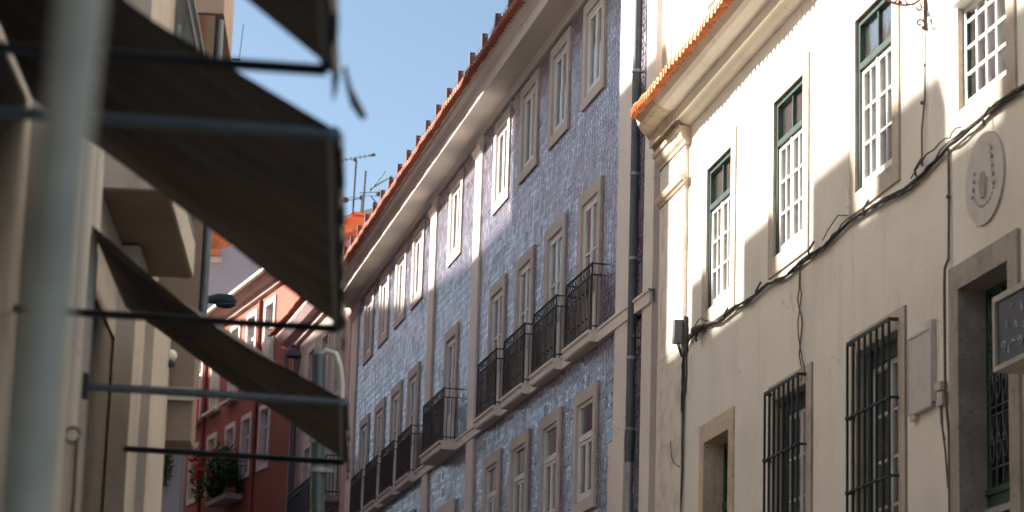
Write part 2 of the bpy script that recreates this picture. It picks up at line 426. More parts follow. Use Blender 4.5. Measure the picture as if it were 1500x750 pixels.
# ------------------------------------------------------------------ ground, road, pavements (all below the frame)
def sheet(name, mat, x0f, x1f, lift, ys):
    m = MB(); V = []; F = []
    for y in ys: V += [(x0f(y), y, gz(y)+lift), (x1f(y), y, gz(y)+lift)]
    for i in range(len(ys)-1): F.append((2*i, 2*i+1, 2*i+3, 2*i+2))
    m.add(V, F); o = raw(name, m, mat, Vector((0, 0, 0))); return tag(o, kind='structure')
ys = [-60, 0, 15, 30, 45, 60, 75, 90, 130, 400]
sheet('ground', 'cobbles', lambda y: -400, lambda y: 400, -.13, ys)
rx = lambda y: 7.0-.165*y if y < 31 else 1.9-.19*(y-31) if y < 60 else -3.6-.3*(y-60)
lx = lambda y: -1.3-.056*y if y < 22 else -4.5-.056*y-.1*(y-22)
sheet('road', 'asphalt', lambda y: lx(y)+1.0, lambda y: rx(y)-1.2, -.126, ys)
def pave(name, a, b):
    m = MB()
    for i in range(len(ys)-1):
        y0, y1 = ys[i], ys[i+1]
        V = [(a(y0), y0, gz(y0)-.2), (b(y0), y0, gz(y0)-.2), (b(y1), y1, gz(y1)-.2), (a(y1), y1, gz(y1)-.2),
             (a(y0), y0, gz(y0)), (b(y0), y0, gz(y0)), (b(y1), y1, gz(y1)), (a(y1), y1, gz(y1))]
        m.add(V, [(4,5,6,7),(0,1,5,4),(2,3,7,6),(3,0,4,7),(1,2,6,5)])
    tag(raw(name, m, 'cobbles', Vector((0, 0, 0))), kind='structure')
pave('pavement_right', lambda y: rx(y)-1.2, lambda y: rx(y)+.3)
pave('pavement_left', lambda y: lx(y)-.3, lambda y: lx(y)+1.0)

# ================================================================== CREAM HOUSE
CR = Frame(-9.3615, 7.0)
cream = CR.root('cream_house', (0, 20, gz(20)-.3), 'cream plastered house with barred lower windows and green framed upper windows', 'house')
WC = [21.98-2.92+.02, 21.98, 24.89, 27.82]          # window centres along the wall
WI = 1.12
holes = []
SB, SS, ST = .19, .19, .19
for c in WC+[16.1, 13.2, 10.3]: holes.append((c-WI/2-SS, c+WI/2+SS, 7.62-SB, 9.32+ST))
for c in (21.9, 24.8): holes.append((c-.64-.18, c+.64+.18, 3.9, 6.08+.18))
holes.append((27.82-.56-.22, 27.82+.56+.22, 4.2, 6.07+.22))
holes.append((19.11-.57-.22, 19.11+.57+.22, 2.0, 6.11+.21))
for c in WC+[16.1]: holes.append((c-.56-.15, c+.56+.15, 11.36, 13.3))
cw = CR.part('wall', wall(4, 30.96, 1.0, 15.2, holes), 'cream plaster', cream)
# openings whose fronts need an inner lining of wall thickness are lined by the stone surrounds
def cream_window(c, v0=7.62, v1=9.32, parent=cream, grid=(2, 3)):
    s = surround(c, WI, v0, v1, ST, SB, SS, .022, .16)
    wdw = CR.part('window', s, 'limestone', parent)
    a, b = c-WI/2, c+WI/2; vt = v0+1.19
    g = MB(); rectframe(g, .012, .10, a, b, v0, v1, .06, .03)
    g.box(.0, .10, a+.06, b-.06, vt, vt+.06); g.box(.03, .08, c-.015, c+.015, vt+.06, v1-.06)
    g.box(.006, .012, a+.01, a+.03, v0+.01, v1-.01)
    CR.part('frame', g, 'green paint', wdw)
    s2 = MB(); rows = 3
    for (p, q) in ((a+.078, c-.003), (c+.003, b-.078)):
        rectframe(s2, .028, .073, p, q, v0+.032, vt-.004, .048, .07)
        mid = (p+q)/2; s2.box(.033, .068, mid-.012, mid+.012, v0+.1, vt-.05)
        for k in range(1, rows):
            z = v0+.1+(vt-.05-v0-.1)*k/rows; s2.box(.035, .066, p+.048, q-.048, z-.012, z+.012)
    s2.box(.018, .028, c-.022, c+.022, v0+.04, vt-.01)
    CR.part('sash', s2, 'white paint', wdw)
    CR.part('pane', glazing(.051, a+.08, b-.08, v0+.05, v1-.07), 'window glass', wdw)
    cm = curtain(.088, a+.05, c-.02, v0+.02, v1-.05, 5, .01); cm2 = curtain(.088, c+.02, b-.05, v0+.02, v1-.05, 5, .01)
    cm.add(cm2.v, cm2.f, True); CR.part('curtain', cm, 'curtain', wdw)
    CR.part('blind', MB().box(.062, .070, a+.06, c-.016, vt+.06, v1-.06).box(.062, .070, c+.016, b-.06, vt+.06, v1-.06), 'curtain', wdw)
    return wdw
proto = cream_window(WC[1])
for c in (WC[2], WC[3], 16.1, 13.2, 10.3): copy_tree(proto, cream, Vector((0, c-WC[1], 0)))
def open_window():
    c = WC[0]; v0, v1 = 7.62, 9.32; a, b = c-WI/2, c+WI/2
    wdw = CR.part('window', surround(c, WI, v0, v1, ST, SB, SS, .022, .16), 'limestone', cream)
    g = MB(); rectframe(g, .035, .14, a, b, v0, v1, .075, .02); CR.part('frame', g, 'green paint', wdw)
    s2 = MB(); rectframe(s2, .03, .07, a+.09, b-.02, v0+.03, 8.52, .045, .05)
    for k in (1, 2, 3):
        y = a+.135+(b-.065-a-.135)*k/4; s2.box(.035, .066, y-.013, y+.013, v0+.08, 8.475)
    for k in (1, 2, 3):
        z = v0+.08+(8.475-v0-.08)*k/3.4; s2.box(.037, .064, a+.135, b-.065, z-.013, z+.013)
    s2.box(-.09, .06, a+.06, b+.0, 8.52, 8.60)
    rectframe(s2, .05, .09, a+.08, b-.08, 8.66, v1-.08, .05)
    CR.part('sash', s2, 'white paint', wdw)
    CR.part('pane', glazing(.05, a+.1, b-.05, v0+.05, v1-.1), 'window glass', wdw)
    CR.part('curtain', curtain(.15, a+.05, b-.05, v0+.02, v1-.05, 8), 'curtain', wdw)
open_window()
def grille_window(c):
    w_ = 1.24; a, b = c-w_/2, c+w_/2; v0, v1 = 4.05, 6.08
    wdw = CR.part('window', surround(c, w_, v0, v1, .18, .15, .18, .02, .22), 'limestone', cream)
    g = MB(); rectframe(g, .10, .18, a, b, v0, v1, .09, .05); g.box(.09, .18, a+.09, b-.09, v1-.16, v1-.09)
    CR.part('frame', g, 'dark green paint', wdw)
    s2 = MB()
    for (p, q) in ((a+.09, c-.002), (c+.002, b-.09)):
        rectframe(s2, .12, .16, p, q, v0+.05, v1-.16, .05, .07)
        for k in (1, 2, 3):
            z = v0+.12+(v1-.2-v0-.12)*k/4; s2.box(.125, .155, p+.05, q-.05, z-.013, z+.013)
    CR.part('sash', s2, 'grey white paint', wdw)
    CR.part('pane', glazing(.14, a+.1, b-.1, v0+.06, v1-.15), 'window glass', wdw)
    CR.part('curtain', curtain(.21, a+.02, b-.02, v0, v1, 8), 'curtain grey', wdw)
    r = MB(); x = -.10
    top = 6.165
    r.box(x-.008, x+.008, a-.02, b+.02, top-.022, top+.012)
    for e in (a-.02, b+.02): r.bar((x, e, top-.005), (.03, e, top-.005), .02, .03)
    for z in (5.46, 4.77):
        r.tube([(x, a-.03, z), (x, b+.03, z)], .013, 8)
        for e in (a-.03, b+.03): r.bar((x, e, z), (.03, e, z), .022, .022)
    nb = 8
    for k in range(nb):
        y = a+(b-a)*k/(nb-1)
        r.box(x-.011, x+.011, y-.011, y+.011, 3.95, top)
        for z in (5.46, 4.77): r.ball((x, y, z), .026, 8, 5)
    CR.part('grille', r, 'iron', wdw)
    return wdw
gw = grille_window(21.9); copy_tree(gw, cream, Vector((0, 2.9, 0)))
def small_window():
    c = 27.82; a, b = c-.56, c+.56; v0, v1 = 4.4, 6.07
    wdw = CR.part('window', surround(c, 1.12, v0, v1, .22, .2, .22, .02, .30), 'worn stone', cream)
    g = MB(); rectframe(g, .22, .30, a, b, v0, v1, .07); g.box(.21, .30, a, b, 5.3, 5.4)
    g.box(.23, .29, c-.03, c+.03, v0, v1)
    for z in (5.62, 5.85, 4.9, 5.1): g.box(.24, .28, a, b, z-.012, z+.012)
    CR.part('frame', g, 'dark green paint', wdw)
    CR.part('pane', glazing(.265, a, b, v0, v1), 'window glass', wdw)
    CR.part('shutter', MB().box(.33, .36, a, b, v0, v1), 'curtain grey', wdw)
small_window()
def portal():
    c = 19.11; a, b = c-.57, c+.57; v0, v1 = 2.2, 6.11
    d = CR.part('door', surround(c, 1.14, v0, v1, .21, 0, .22, .03, .30), 'grey limestone', cream)
    g = MB(); rectframe(g, .21, .29, a, b, v0, v1, .05); g.box(.19, .29, a+.05, b-.05, 4.28, 4.44)
    g.box(.17, .21, a+.05, b-.05, 4.40, 4.45)
    CR.part('frame', g, 'dark green paint', d)
    CR.part('leaf', MB().box(.26, .29, a+.05, b-.05, v0, 4.28), 'dark green paint', d)
    CR.part('rail', MB().box(.15, .185, a+.04, b-.04, 4.23, 4.285), 'light pipe', d)
    CR.part('pane', glazing(.272, a+.05, b-.05, 4.44, v1-.05), 'window glass', d)
    CR.part('curtain', MB().box(.35, .37, a, b, v0, v1), 'shutter dark', d)
    q = MB(); x = .22
    import itertools
    nv = 7
    for k in range(nv+1):
        y = a+.06+(b-a-.12)*k/nv; q.tube([(x, y, 4.45), (x, y, v1-.05)], .008, 5)
    for z in (4.62, 5.05, 5.12, 5.55, 5.62, 5.95): q.tube([(x, a+.05, z), (x, b-.05, z)], .009, 5)
    rg = random.Random(3)
    for z0 in (4.66, 5.16, 5.66):
        for k in range(nv):
            y = a+.06+(b-a-.12)*(k+.5)/nv
            for sgn in (-1, 1):
                pts = [(x-.012, y+sgn*.055*math.sin(math.pi*j/9*1.5)*(1-.35*j/9), z0+.36*j/9) for j in range(10)]
                q.tube(pts, .007, 5)
            q.tube([(x-.015, y+.04*math.cos(j*math.pi/5), z0+.19+.04*math.sin(j*math.pi/5)) for j in range(11)], .007, 5)
            q.ball((x-.02, y, z0+.19), .018, 6, 4); q.ball((x-.02, y, z0+.02), .016, 6, 4)
    CR.part('iron_grille', q, 'grey pipe', d)
portal()
def upper_storey(c):
    a, b = c-.56, c+.56; v0, v1 = 11.48, 13.15
    wdw = CR.part('window', surround(c, 1.12, v0, v1, .15, .12, .15, .02, .16), 'limestone', cream)
    g = MB(); rectframe(g, .05, .12, a, b, v0, v1, .07); g.box(.05, .12, c-.04, c+.04, v0, v1)
    CR.part('frame', g, 'green paint', wdw); CR.part('pane', glazing(.09, a, b, v0, v1), 'window glass', wdw)
    CR.part('curtain', MB().box(.2, .21, a, b, v0, v1), 'curtain', wdw)
    return wdw
us = upper_storey(WC[0])
for c in WC[1:]+[16.1]: copy_tree(us, cream, Vector((0, c-WC[0], 0)))
# cornice: cove, groove, fascia, cyma
prof = [(-.0, 10.115), (-.05, 10.12), (-.10, 10.14), (-.14, 10.175), (-.17, 10.19), (-.175, 10.17), (-.185, 10.165), (-.205, 10.165),
        (-.217, 10.275), (-.26, 10.285), (-.30, 10.287), (-.325, 10.295), (-.38, 10.31), (-.43, 10.345), (-.46, 10.40), (-.48, 10.43), (-.48, 10.46), (-.05, 10.62), (.06, 10.62), (.06, 10.115)]
CR.part('cornice', MB().prism(prof, 4.0, 29.28), 'cream cornice', cream)
CR.part('roof', skew(roof_tiles(4.0, 31.0, -.60, 10.43, .03), 29.0, 31.0), 'terracotta', cream)
CR.part('tile_ends', skew(tile_plugs(4.0, 31.0, -.60, 10.43), 29.0, 31.0), 'mortar', cream)
# corner pilaster with broken entablature, capital and string moulding
pl = MB().box(-.05, .03, 29.40, 30.64, 1.0, 9.93)
for z in (2.3, 3.35, 4.4, 5.35, 6.3, 7.4, 8.3): pl.box(-.054, -.05, 29.42, 30.62, z, z+.012)
pil = CR.part('pilaster', pl, 'pilaster stone', cream)
e = skew(MB().prism([(x-.02 if x < 0 else x, z) for x, z in prof], 29.283, 31.0), 29.29, 31.0)
CR.part('entablature', e, 'worn stone', cream)
cap = MB().prism([(.02, 9.90), (-.07, 9.90), (-.08, 9.93), (-.11, 9.96), (-.125, 10.0), (-.13, 10.04), (-.155, 10.06), (-.16, 10.112), (.02, 10.112)], 29.30, 30.76)
CR.part('capital', cap, 'worn stone', cream)
sm = MB().prism([(-.045, 9.39), (-.07, 9.40), (-.085, 9.42), (-.11, 9.44), (-.13, 9.48), (-.135, 9.5), (-.05, 9.52), (-.045, 9.52)], 29.31, 30.73)
CR.part('string_moulding', sm, 'worn stone', cream)
CR.part('quoin', MB().box(-.015, .04, 30.42, 30.94, 10.72, 15.2), 'worn stone', cream)
CR.part('parapet', MB().box(-.25, .3, 4, 30.96, 15.2, 15.5), 'cream cornice', cream)
rc = MB()
for x0, x1, z in ((-.05, 8.0, 15.5),): rc.box(x0, x1, 4.2, 30.9, z, z+.1)
CR.part('flat_roof', rc, 'terracotta', cream)

# things on the cream wall
def cable_path(pts, step=.12, jig=.012, seed=1, x=-.03):
    rg = random.Random(seed); out = []
    for (u0, v0), (u1, v1) in zip(pts, pts[1:]):
        L = math.hypot(u1-u0, v1-v0); n = max(2, int(L/step))
        for k in range(n):
            t = k/n; out.append((x+rg.uniform(-jig, jig)*.6, u0+(u1-u0)*t, v0+(v1-v0)*t+rg.uniform(-jig, jig)))
    out.append((x, *pts[-1])); return out
cb = [(17.0, 7.44), (18.2, 7.39), (18.72, 7.42), (19.3, 7.385), (19.86, 7.376), (20.5, 7.30), (21.04, 7.277), (21.7, 7.33), (22.66, 7.385), (23.5, 7.31), (24.28, 7.33), (25.0, 7.30), (25.56, 7.365), (26.3, 7.34), (26.98, 7.385), (27.6, 7.36), (28.3, 7.44), (28.9, 7.44), (29.2, 7.41), (29.30, 7.30), (29.37, 7.15), (29.375, 6.6)]
m = MB()
for i, (r_, dz, dx) in enumerate(((.012, 0, 0), (.010, .017, .006), (.009, -.018, -.004), (.007, .008, -.016), (.006, -.008, -.020))):
    m.tube(cable_path([(u, v+dz*(1+.6*math.sin(u*2.1+i))) for u, v in cb], .16, .009+.006*(i > 2), i, -.035+dx), r_, 6)
for u in (18.9, 20.6, 22.1, 23.9, 25.9, 27.3, 28.6):
    m.tube([(-.07, u, 7.30+.0*u), (-.075, u+.02, 7.36), (-.02, u+.01, 7.46)], .012, 5)
rg = random.Random(5)
m.tube(cable_path([(22.66, 7.42), (23.0, 7.52), (23.5, 7.38)], .1, .01, 8, -.05), .006, 5)
m.tube(cable_path([(19.5, 7.45), (20.3, 7.45), (20.8, 7.33)], .1, .02, 9, -.05), .007, 5)
m.tube(cable_path([(28.0, 7.42), (28.6, 7.58), (29.2, 7.43)], .1, .01, 10, -.04), .007, 5)
m.tube([(-.06, 28.75, 7.46), (-.09, 28.62, 7.43), (-.09, 28.45, 7.42), (-.06, 28.3, 7.43)], [.02, .05, .05, .02], 8)
CR.thing('cable_bundle', m, 'cable black', 'thick black bundle of twisted cables running along under the upper windows of the cream wall', 'cable')
m = MB().tube(cable_path([(24.40, 7.30), (24.46, 6.98), (24.33, 6.7), (24.42, 6.4), (24.30, 6.2), (24.35, 6.12)], .1, .012, 3, -.02), .008, 5)
m.tube(cable_path([(24.36, 7.30), (24.33, 7.0), (24.44, 6.75), (24.36, 6.45), (24.24, 6.30), (24.20, 6.18)], .1, .012, 4, -.03), .007, 5)
CR.thing('loose_cable', m, 'cable grey', 'pair of thin loose wires dangling from the cable bundle to a barred window', 'cable')
m = MB().tube(cable_path([(29.36, 7.3), (29.38, 6.6), (29.385, 5.9), (29.42, 5.2), (29.40, 4.2), (29.40, 3.6)], .25, .008, 11, -.03), .012, 6)
m.tube([(-.05, 29.2, 7.38), (-.07, 29.05, 7.0), (-.07, 29.1, 6.78), (-.05, 29.22, 6.76), (-.04, 29.34, 6.9)], .011, 6)
m.tube([(-.06, 29.4, 5.93), (-.08, 29.6, 6.0), (-.08, 29.75, 6.1), (-.07, 29.85, 6.3)], .006, 5)
CR.thing('drop_cable', m, 'cable black', 'black cable dropping down beside the stone corner pilaster, with a hanging loop', 'cable')
jb = CR.root('junction_box', (-.05, 29.40, 7.32), 'small dark grey junction box at the end of the cable run beside the stone pilaster', 'junction box')
CR.part('box', MB().box(-.16, -.05, 29.33, 29.47, 7.42, 7.70), 'box grey', jb)
CR.part('bracket', MB().box(-.05, .0, 29.30, 29.33, 7.30, 7.74).bar((-.1, 29.36, 7.42), (-.05, 29.38, 7.26), .015).bar((-.1, 29.44, 7.42), (-.05, 29.42, 7.26), .015), 'iron', jb)
m = MB().tube([(-.02, 19.90, 7.37), (-.02, 19.90, 6.95), (-.025, 19.905, 6.4)], .012, 6).tube([(-.025, 19.905, 6.42), (-.05, 19.93, 6.34), (-.045, 19.96, 6.2), (-.045, 19.96, 5.3), (-.03, 19.92, 4.95), (-.03, 19.91, 3.2)], .013, 6)
m.ball((-.025, 19.90, 6.95), .022, 8, 5)
CR.thing('conduit', m, 'cable grey', 'thin grey conduit dropping from the cable bundle down beside the doorway', 'conduit')
m = MB().tube([(-.015, 20.50, 9.8), (-.015, 20.50, 8.7), (-.02, 20.50, 8.0), (-.03, 20.56, 7.7), (-.03, 20.56, 7.38)], .009, 6)
m.ball((-.02, 20.50, 8.28), .016, 8, 5).ball((-.03, 20.55, 7.95), .018, 8, 5)
CR.thing('lamp_cable', m, 'cable grey', 'thin wire running down the cream wall below the wrought iron bracket', 'cable')
# wrought iron lamp bracket
lb = CR.root('lamp_bracket', (-.02, 20.50, 8.6), 'curly wrought iron lamp bracket fixed high on the cream wall between two upper windows', 'lamp bracket')
q = MB().bar((-.015, 20.50, 8.60), (-.015, 20.50, 9.6), .014, .03)
for z in (8.62, 9.5): q.ball((-.03, 20.50, z), .02, 8, 6)
CR.part('back_plate', q, 'rust iron', lb)
q = MB()
def arc(cx, cz, r0, a0, a1, n=16, r1=None):
    r1 = r0 if r1 is None else r1
    return [(cx+(r0+(r1-r0)*k/n)*math.cos(R(a0+(a1-a0)*k/n)), 20.50, cz+(r0+(r1-r0)*k/n)*math.sin(R(a0+(a1-a0)*k/n))) for k in range(n+1)]
q.tube([(-.02, 20.5, 8.92), (-.06, 20.5, 8.875), (-.12, 20.5, 8.83), (-.20, 20.5, 8.812), (-.295, 20.5, 8.822), (-.40, 20.5, 8.86), (-.50, 20.5, 8.94), (-.60, 20.5, 9.06), (-.72, 20.5, 9.2), (-.9, 20.5, 9.3)], .012, 6)
q.tube(arc(-.075, 8.80, .035, 70, -200, 16, .012), .010, 6)
q.tube(arc(-.06, 8.66, .038, 20, 300, 14, .014), .010, 6)
q.tube(arc(-.30, 8.865, .035, 250, 560, 16, .012), .009, 6)
q.tube(arc(-.17, 8.855, .03, -60, -330, 14, .01), .009, 6)
q.tube([(-.04, 20.5, 9.55), (-.3, 20.5, 9.56), (-.95, 20.5, 9.52)], .014, 6)
q.ball((-.24, 20.5, 8.835), .02, 8, 5)
CR.part('scroll_arm', q, 'rust iron', lb)
# plaques
def ellipse(cu, cv, a, b, x0, x1, n=28, cut=0):
    V = [(x0, cu+a*math.cos(2*math.pi*k/n), cv+b*math.sin(2*math.pi*k/n)) for k in range(n)]
    V2 = [(x1, v[1]*1, v[2]) for v in V]
    return MB().add(V+V2, [tuple(range(n))[::-1], tuple(range(n, 2*n))]+[(k, (k+1) % n, n+(k+1) % n, n+k) for k in range(n)])
op = CR.root('oval_plaque', (-.02, 19.06, 6.55), 'oval carved stone plaque on the cream wall above the doorway', 'plaque')
CR.part('slab', ellipse(19.05, 6.90, .44, .38, 0, -.022), 'plaque stone', op)
q = MB()
rg = random.Random(2)
for k in range(13):
    a_ = R(200+k*12.5); q.ball((-.020, 19.05+.24*math.cos(a_), 6.88+.20*math.sin(a_)), .03, 6, 4, (.4, 1, .8))
for dy in (-.09, -.03, .03, .09): q.tube([(-.038, 19.05+dy*.4, 6.74), (-.04, 19.05+dy*.8, 6.86), (-.038, 19.05+dy, 6.98-abs(dy))], .010, 5)
for k in range(5): q.bar((-.036, 18.80+.012*k, 6.80+.075*k), (-.036, 18.86+.012*k, 6.845+.075*k), .014, .03)
for k in range(4): q.ball((-.036, 19.30-.02*k, 6.80+.06*k), .022, 6, 4, (.4, 1, 1))
CR.part('relief', q, 'plaque relief', op)
sp_ = CR.root('stone_panel', (-.02, 20.6, 5.1), 'tall blank stone panel with notched corners on the cream wall left of the doorway', 'plaque')
CR.part('slab', MB().box(-.045, 0, 20.34, 20.88, 5.23, 5.93).box(-.045, 0, 20.30, 20.34, 5.28, 5.98).box(-.045, 0, 20.88, 20.92, 5.28, 5.88)
        .box(-.045, 0, 20.34, 20.46, 5.93, 5.98).box(-.045, 0, 20.76, 20.88, 5.19, 5.23), 'plaque stone', sp_)
q = MB(); rectframe(q, -.053, -.045, 20.30, 20.92, 5.24, 5.92, .02)
CR.part('moulding', q, 'plaque stone', sp_)
mt = CR.root('bell_box', (-.02, 20.08, 5.2), 'small grey bell box with wires at the left edge of the doorway', 'electrical box')
CR.part('box', MB().box(-.07, 0, 20.02, 20.16, 5.33, 5.40).box(-.06, 0, 20.0, 20.13, 5.20, 5.31), 'plaque relief', mt)
CR.part('wire', MB().tube([(-.04, 20.06, 5.2), (-.05, 20.02, 5.0), (-.04, 19.98, 4.8), (-.03, 19.95, 4.5)], .009, 5).tube([(-.04, 20.1, 5.2), (-.05, 20.05, 5.05), (-.04, 19.99, 4.9)], .008, 5), 'cable grey', mt)
# hanging light-box sign at the right
F_ = -.60
sg = CR.root('hanging_sign', (F_+.15, 16.6, 4.95), 'dark blue light-box sign in a pale frame hung out over the doorway', 'sign')
CR.part('panel', MB().box(F_+.01, F_+.24, 15.93, 17.26, 5.01, 5.49), 'sign navy', sg)
q = MB(); rectframe(q, F_-.008, F_+.26, 15.9, 17.31, 4.975, 5.525, .045, .035); CR.part('frame', q, 'sign frame', sg)
q = MB(); rg = random.Random(9)
def glyph(cu, cv, s):
    q = MB()
    k = rg.randint(0, 3)
    if k == 0: pts = [(F_+.006, cu+s*math.cos(R(a_)), cv+s*math.sin(R(a_))) for a_ in range(0, 300, 30)]
    elif k == 1: pts = [(F_+.006, cu-s, cv-s), (F_+.006, cu, cv+s), (F_+.006, cu+s, cv-s*.6)]
    elif k == 2: pts = [(F_+.006, cu, cv-s), (F_+.006, cu+s*.3, cv+s)]
    else: pts = [(F_+.006, cu-s, cv), (F_+.006, cu, cv+s*.6), (F_+.006, cu+s, cv)]
    q.tube(pts, .008, 5); CR.part('sign_symbol', q, 'sign marks', sg)
for (cu, cv, s) in ((16.95, 5.40, .02), (16.75, 5.36, .03), (17.05, 5.28, .025), (16.88, 5.25, .03), (16.7, 5.22, .03), (17.12, 5.14, .03), (17.02, 5.10, .03), (16.93, 5.13, .035), (16.8, 5.12, .03), (16.68, 5.10, .03), (16.55, 5.3, .04), (16.4, 5.2, .04), (16.55, 5.1, .03)):
    glyph(cu, cv, s)
q = MB()
for y in (16.2, 17.0): q.bar((F_+.13, y, 5.55), (0, y, 5.55), .03); q.bar((F_+.13, y, 5.50), (F_+.13, y, 5.56), .03)
CR.part('bracket', q, 'iron', sg)

# ================================================================== BLUE TILED HOUSE
BL = Frame(-11.2218, 8.0101)
blue = BL.root('tiled_house', (0, 45, gz(44)-.3), 'long town house faced in glossy blue patterned tiles with small iron balconies', 'house')
near4 = [34.66, 36.95, 39.22, 41.48]; mid1 = [45.85]; far4 = [50.12, 52.33, 54.62, 56.90]
ALL = near4+mid1+far4
bh = []
IW, SW = 1.0, .185
for c in ALL:
    bh.append((c-IW/2-SW, c+IW/2+SW, 12.01, 13.62)); bh.append((c-IW/2-SW, c+IW/2+SW, 8.50, 10.71))
for c in near4+far4: bh.append((c-IW/2-SW, c+IW/2+SW, 6.02, 7.77))
bh.append((45.85-.9, 45.85+.9, 4, 7.45))
bw = BL.part('wall', wall(32.2, 59.62, 3.0, 13.9, bh), 'blue azulejo', blue)
q = MB()
q.box(-.02, .5, 31.0, 31.50, 2.8, 14.6)
BL.part('end_strip', q, 'blue house stone', blue)
BL.part('recess', MB().box(.06, .5, 31.50, 32.2, 2.8, 14.6), 'blue azulejo', blue)
def bpil(a, b, z0=3.0, z1=13.74, proud=.035): return MB().box(-proud, .02, a, b, z0, z1)
for a, b in ((32.2, 32.92), (43.22, 43.84), (47.92, 48.54), (58.62, 59.62)):
    m = bpil(a, b)
    m.prism([(-.035, 13.43), (-.06, 13.44), (-.08, 13.49), (-.10, 13.53), (-.10, 13.57), (-.03, 13.57)], a-.05, b+.05)
    if a < 33: m.box(-.06, .02, a-.02, b+.12, 3.0, 6.75)
    BL.part('pilaster', m, 'blue house stone', blue)
BL.part('string_course', MB().box(-.055, .03, 31.0, 59.62, 8.29, 8.475).box(-.075, .03, 31.0, 59.62, 8.44, 8.478), 'blue house stone', blue)
def bwindow(c, v0, v1, st, sb, kind):
    s = surround(c, IW, v0, v1, st, sb, SW, .03, .12)
    if kind == 'up': s.box(.0, .12, c-IW/2, c+IW/2, v0-.001, v0+.02)
    wdw = BL.part('window', s, 'window stone', blue)
    a, b = c-IW/2, c+IW/2
    f = MB(); rectframe(f, .010, .07, a, b, v0, v1, .05)
    paintm = 'white paint'
    vt = None
    if kind == 'gf': vt = v0+.86; f.box(.0, .07, a+.05, b-.05, vt, vt+.085)
    if kind == 'door': f.box(.010, .07, a+.05, b-.05, v1-.11, v1-.05)
    BL.part('frame', f, paintm, wdw)
    s2 = MB(); topv = vt if vt else v1-.052
    for p, r_ in ((a+.052, c-.002), (c+.002, b-.052)):
        rectframe(s2, .018, .058, p, r_, v0+.052, topv-.002, .055, .07)
        if kind == 'door':
            s2.box(.018, .055, p+.05, r_-.05, v0+.12, v0+.62); s2.box(.018, .055, p+.05, r_-.05, v0+1.25, v0+1.28)
    BL.part('sash', s2, paintm, wdw)
    BL.part('pane', glazing(.038, a+.06, b-.06, v0+(.62 if kind == 'door' else .08), v1-.06), 'window glass', wdw)
    if kind == 'up':
        k1 = curtain(.095, a+.05, c-.05, v0, v1, 5); k2 = curtain(.10, c+.05, b-.05, v0, v1, 5); k1.add(k2.v, k2.f, True)
        BL.part('curtain', k1, 'curtain', wdw)
    elif kind == 'door': BL.part('curtain', curtain(.15, a+.35, b-.05, v0, v1, 6), 'curtain', wdw)
    else: BL.part('curtain', curtain(.14, c-.1, b-.05, v0, vt, 5), 'curtain', wdw)
    return wdw
for kind, v0, v1, st, sb, cs in (('up', 12.175, 13.45, .17, .165, ALL), ('door', 8.50, 10.53, .18, 0, ALL), ('gf', 6.19, 7.59, .18, .17, near4+far4)):
    pw = bwindow(cs[0], v0, v1, st, sb, kind)
    for c in cs[1:]: vary(copy_tree(pw, blue, Vector((0, c-cs[0], 0))))
gd = BL.part('door', surround(45.85, 1.4, 4.1, 7.22, .22, 0, .2, .05, .35), 'blue house stone', blue)
BL.part('leaf', MB().box(.25, .3, 45.15, 46.55, 4.1, 6.4).box(.25, .3, 45.15, 46.55, 6.5, 7.2), 'green paint', gd)
def balcony(c, hw, pr):
    a, b = c-hw, c+hw; z0, z1 = 8.292, 8.455
    sl_ = MB().prism([(-.05, z0), (-pr+.02, z0), (-pr, z0+.02), (-pr, z0+.10), (-pr-.03, z0+.125), (-pr-.03, z1), (-.05, z1)], a, b)
    bb = BL.part('balcony', sl_, 'blue house stone', blue)
    r = MB(); x = -pr+.02; ya, yb = a+.02, b-.02; t1, t2 = 9.40, 9.24
    for z, k in ((t1, .028), (t2, .022), (z1+.06, .018)):
        r.bar((x, ya, z), (x, yb, z), k, .02)
        for e in (ya, yb): r.bar((x, e, z), (0, e, z), k, .018)
    n = int((yb-ya)/.085)
    for k in range(n+1):
        y = ya+(yb-ya)*k/n; r.box(x-.006, x+.006, y-.006, y+.006, z1, t2)
        if k < n and k % 2 == 0:
            yc = y+(yb-ya)/n; rr = .062
            r.tube([(x, yc+rr*math.cos(R(t*45)), (t1+t2)/2+rr*math.sin(R(t*45))) for t in range(9)], .006, 4)
    nn = 2 if pr < .2 else 4
    for e in (ya, yb):
        r.box(x-.011, x+.011, e-.011, e+.011, z1, t1+.02)
        for k in range(1, nn): xx = x*(1-k/nn); r.box(xx-.006, xx+.006, e-.006, e+.006, z1, t2)
    for k in range(0, n+1, 3):
        y = ya+(yb-ya)*k/n; r.ball((x-.004, y, z1+.2), .02, 5, 4); r.ball((x-.004, y, 9.05), .018, 5, 4)
    BL.part('railing', r, 'brown iron', bb)
    return bb
pb = balcony(near4[0], .83, .17)
for c in near4[1:]+far4: copy_tree(pb, blue, Vector((0, c-near4[0], 0)))
balcony(45.87, 1.1, .32)
prof = [(0, 13.735), (-.03, 13.74), (-.055, 13.77), (-.09, 13.785), (-.095, 13.80), (-.44, 13.80), (-.445, 13.785), (-.50, 13.785), (-.505, 13.80), (-.51, 13.905), (-.525, 13.95), (-.56, 13.965),
        (-.56, 13.99), (-.60, 14.01), (-.635, 14.04), (-.65, 14.08), (-.68, 14.09), (-.68, 14.12), (-.1, 14.35), (.05, 14.35), (.05, 13.735)]
BL.part('cornice', MB().prism(prof, 31.0, 59.8), 'cornice paint', blue)
BL.part('roof', roof_tiles(31.0, 59.85, -.82, 14.08, 1.2), 'old terracotta', blue)
BL.part('tile_ends', tile_plugs(31.0, 59.85, -.82, 14.08), 'mortar', blue)
BL.part('roof_slope', MB().prism([(-.1, 14.34), (4.0, 15.9), (8.0, 14.34)], 31.0, 59.8), 'terracotta', blue)
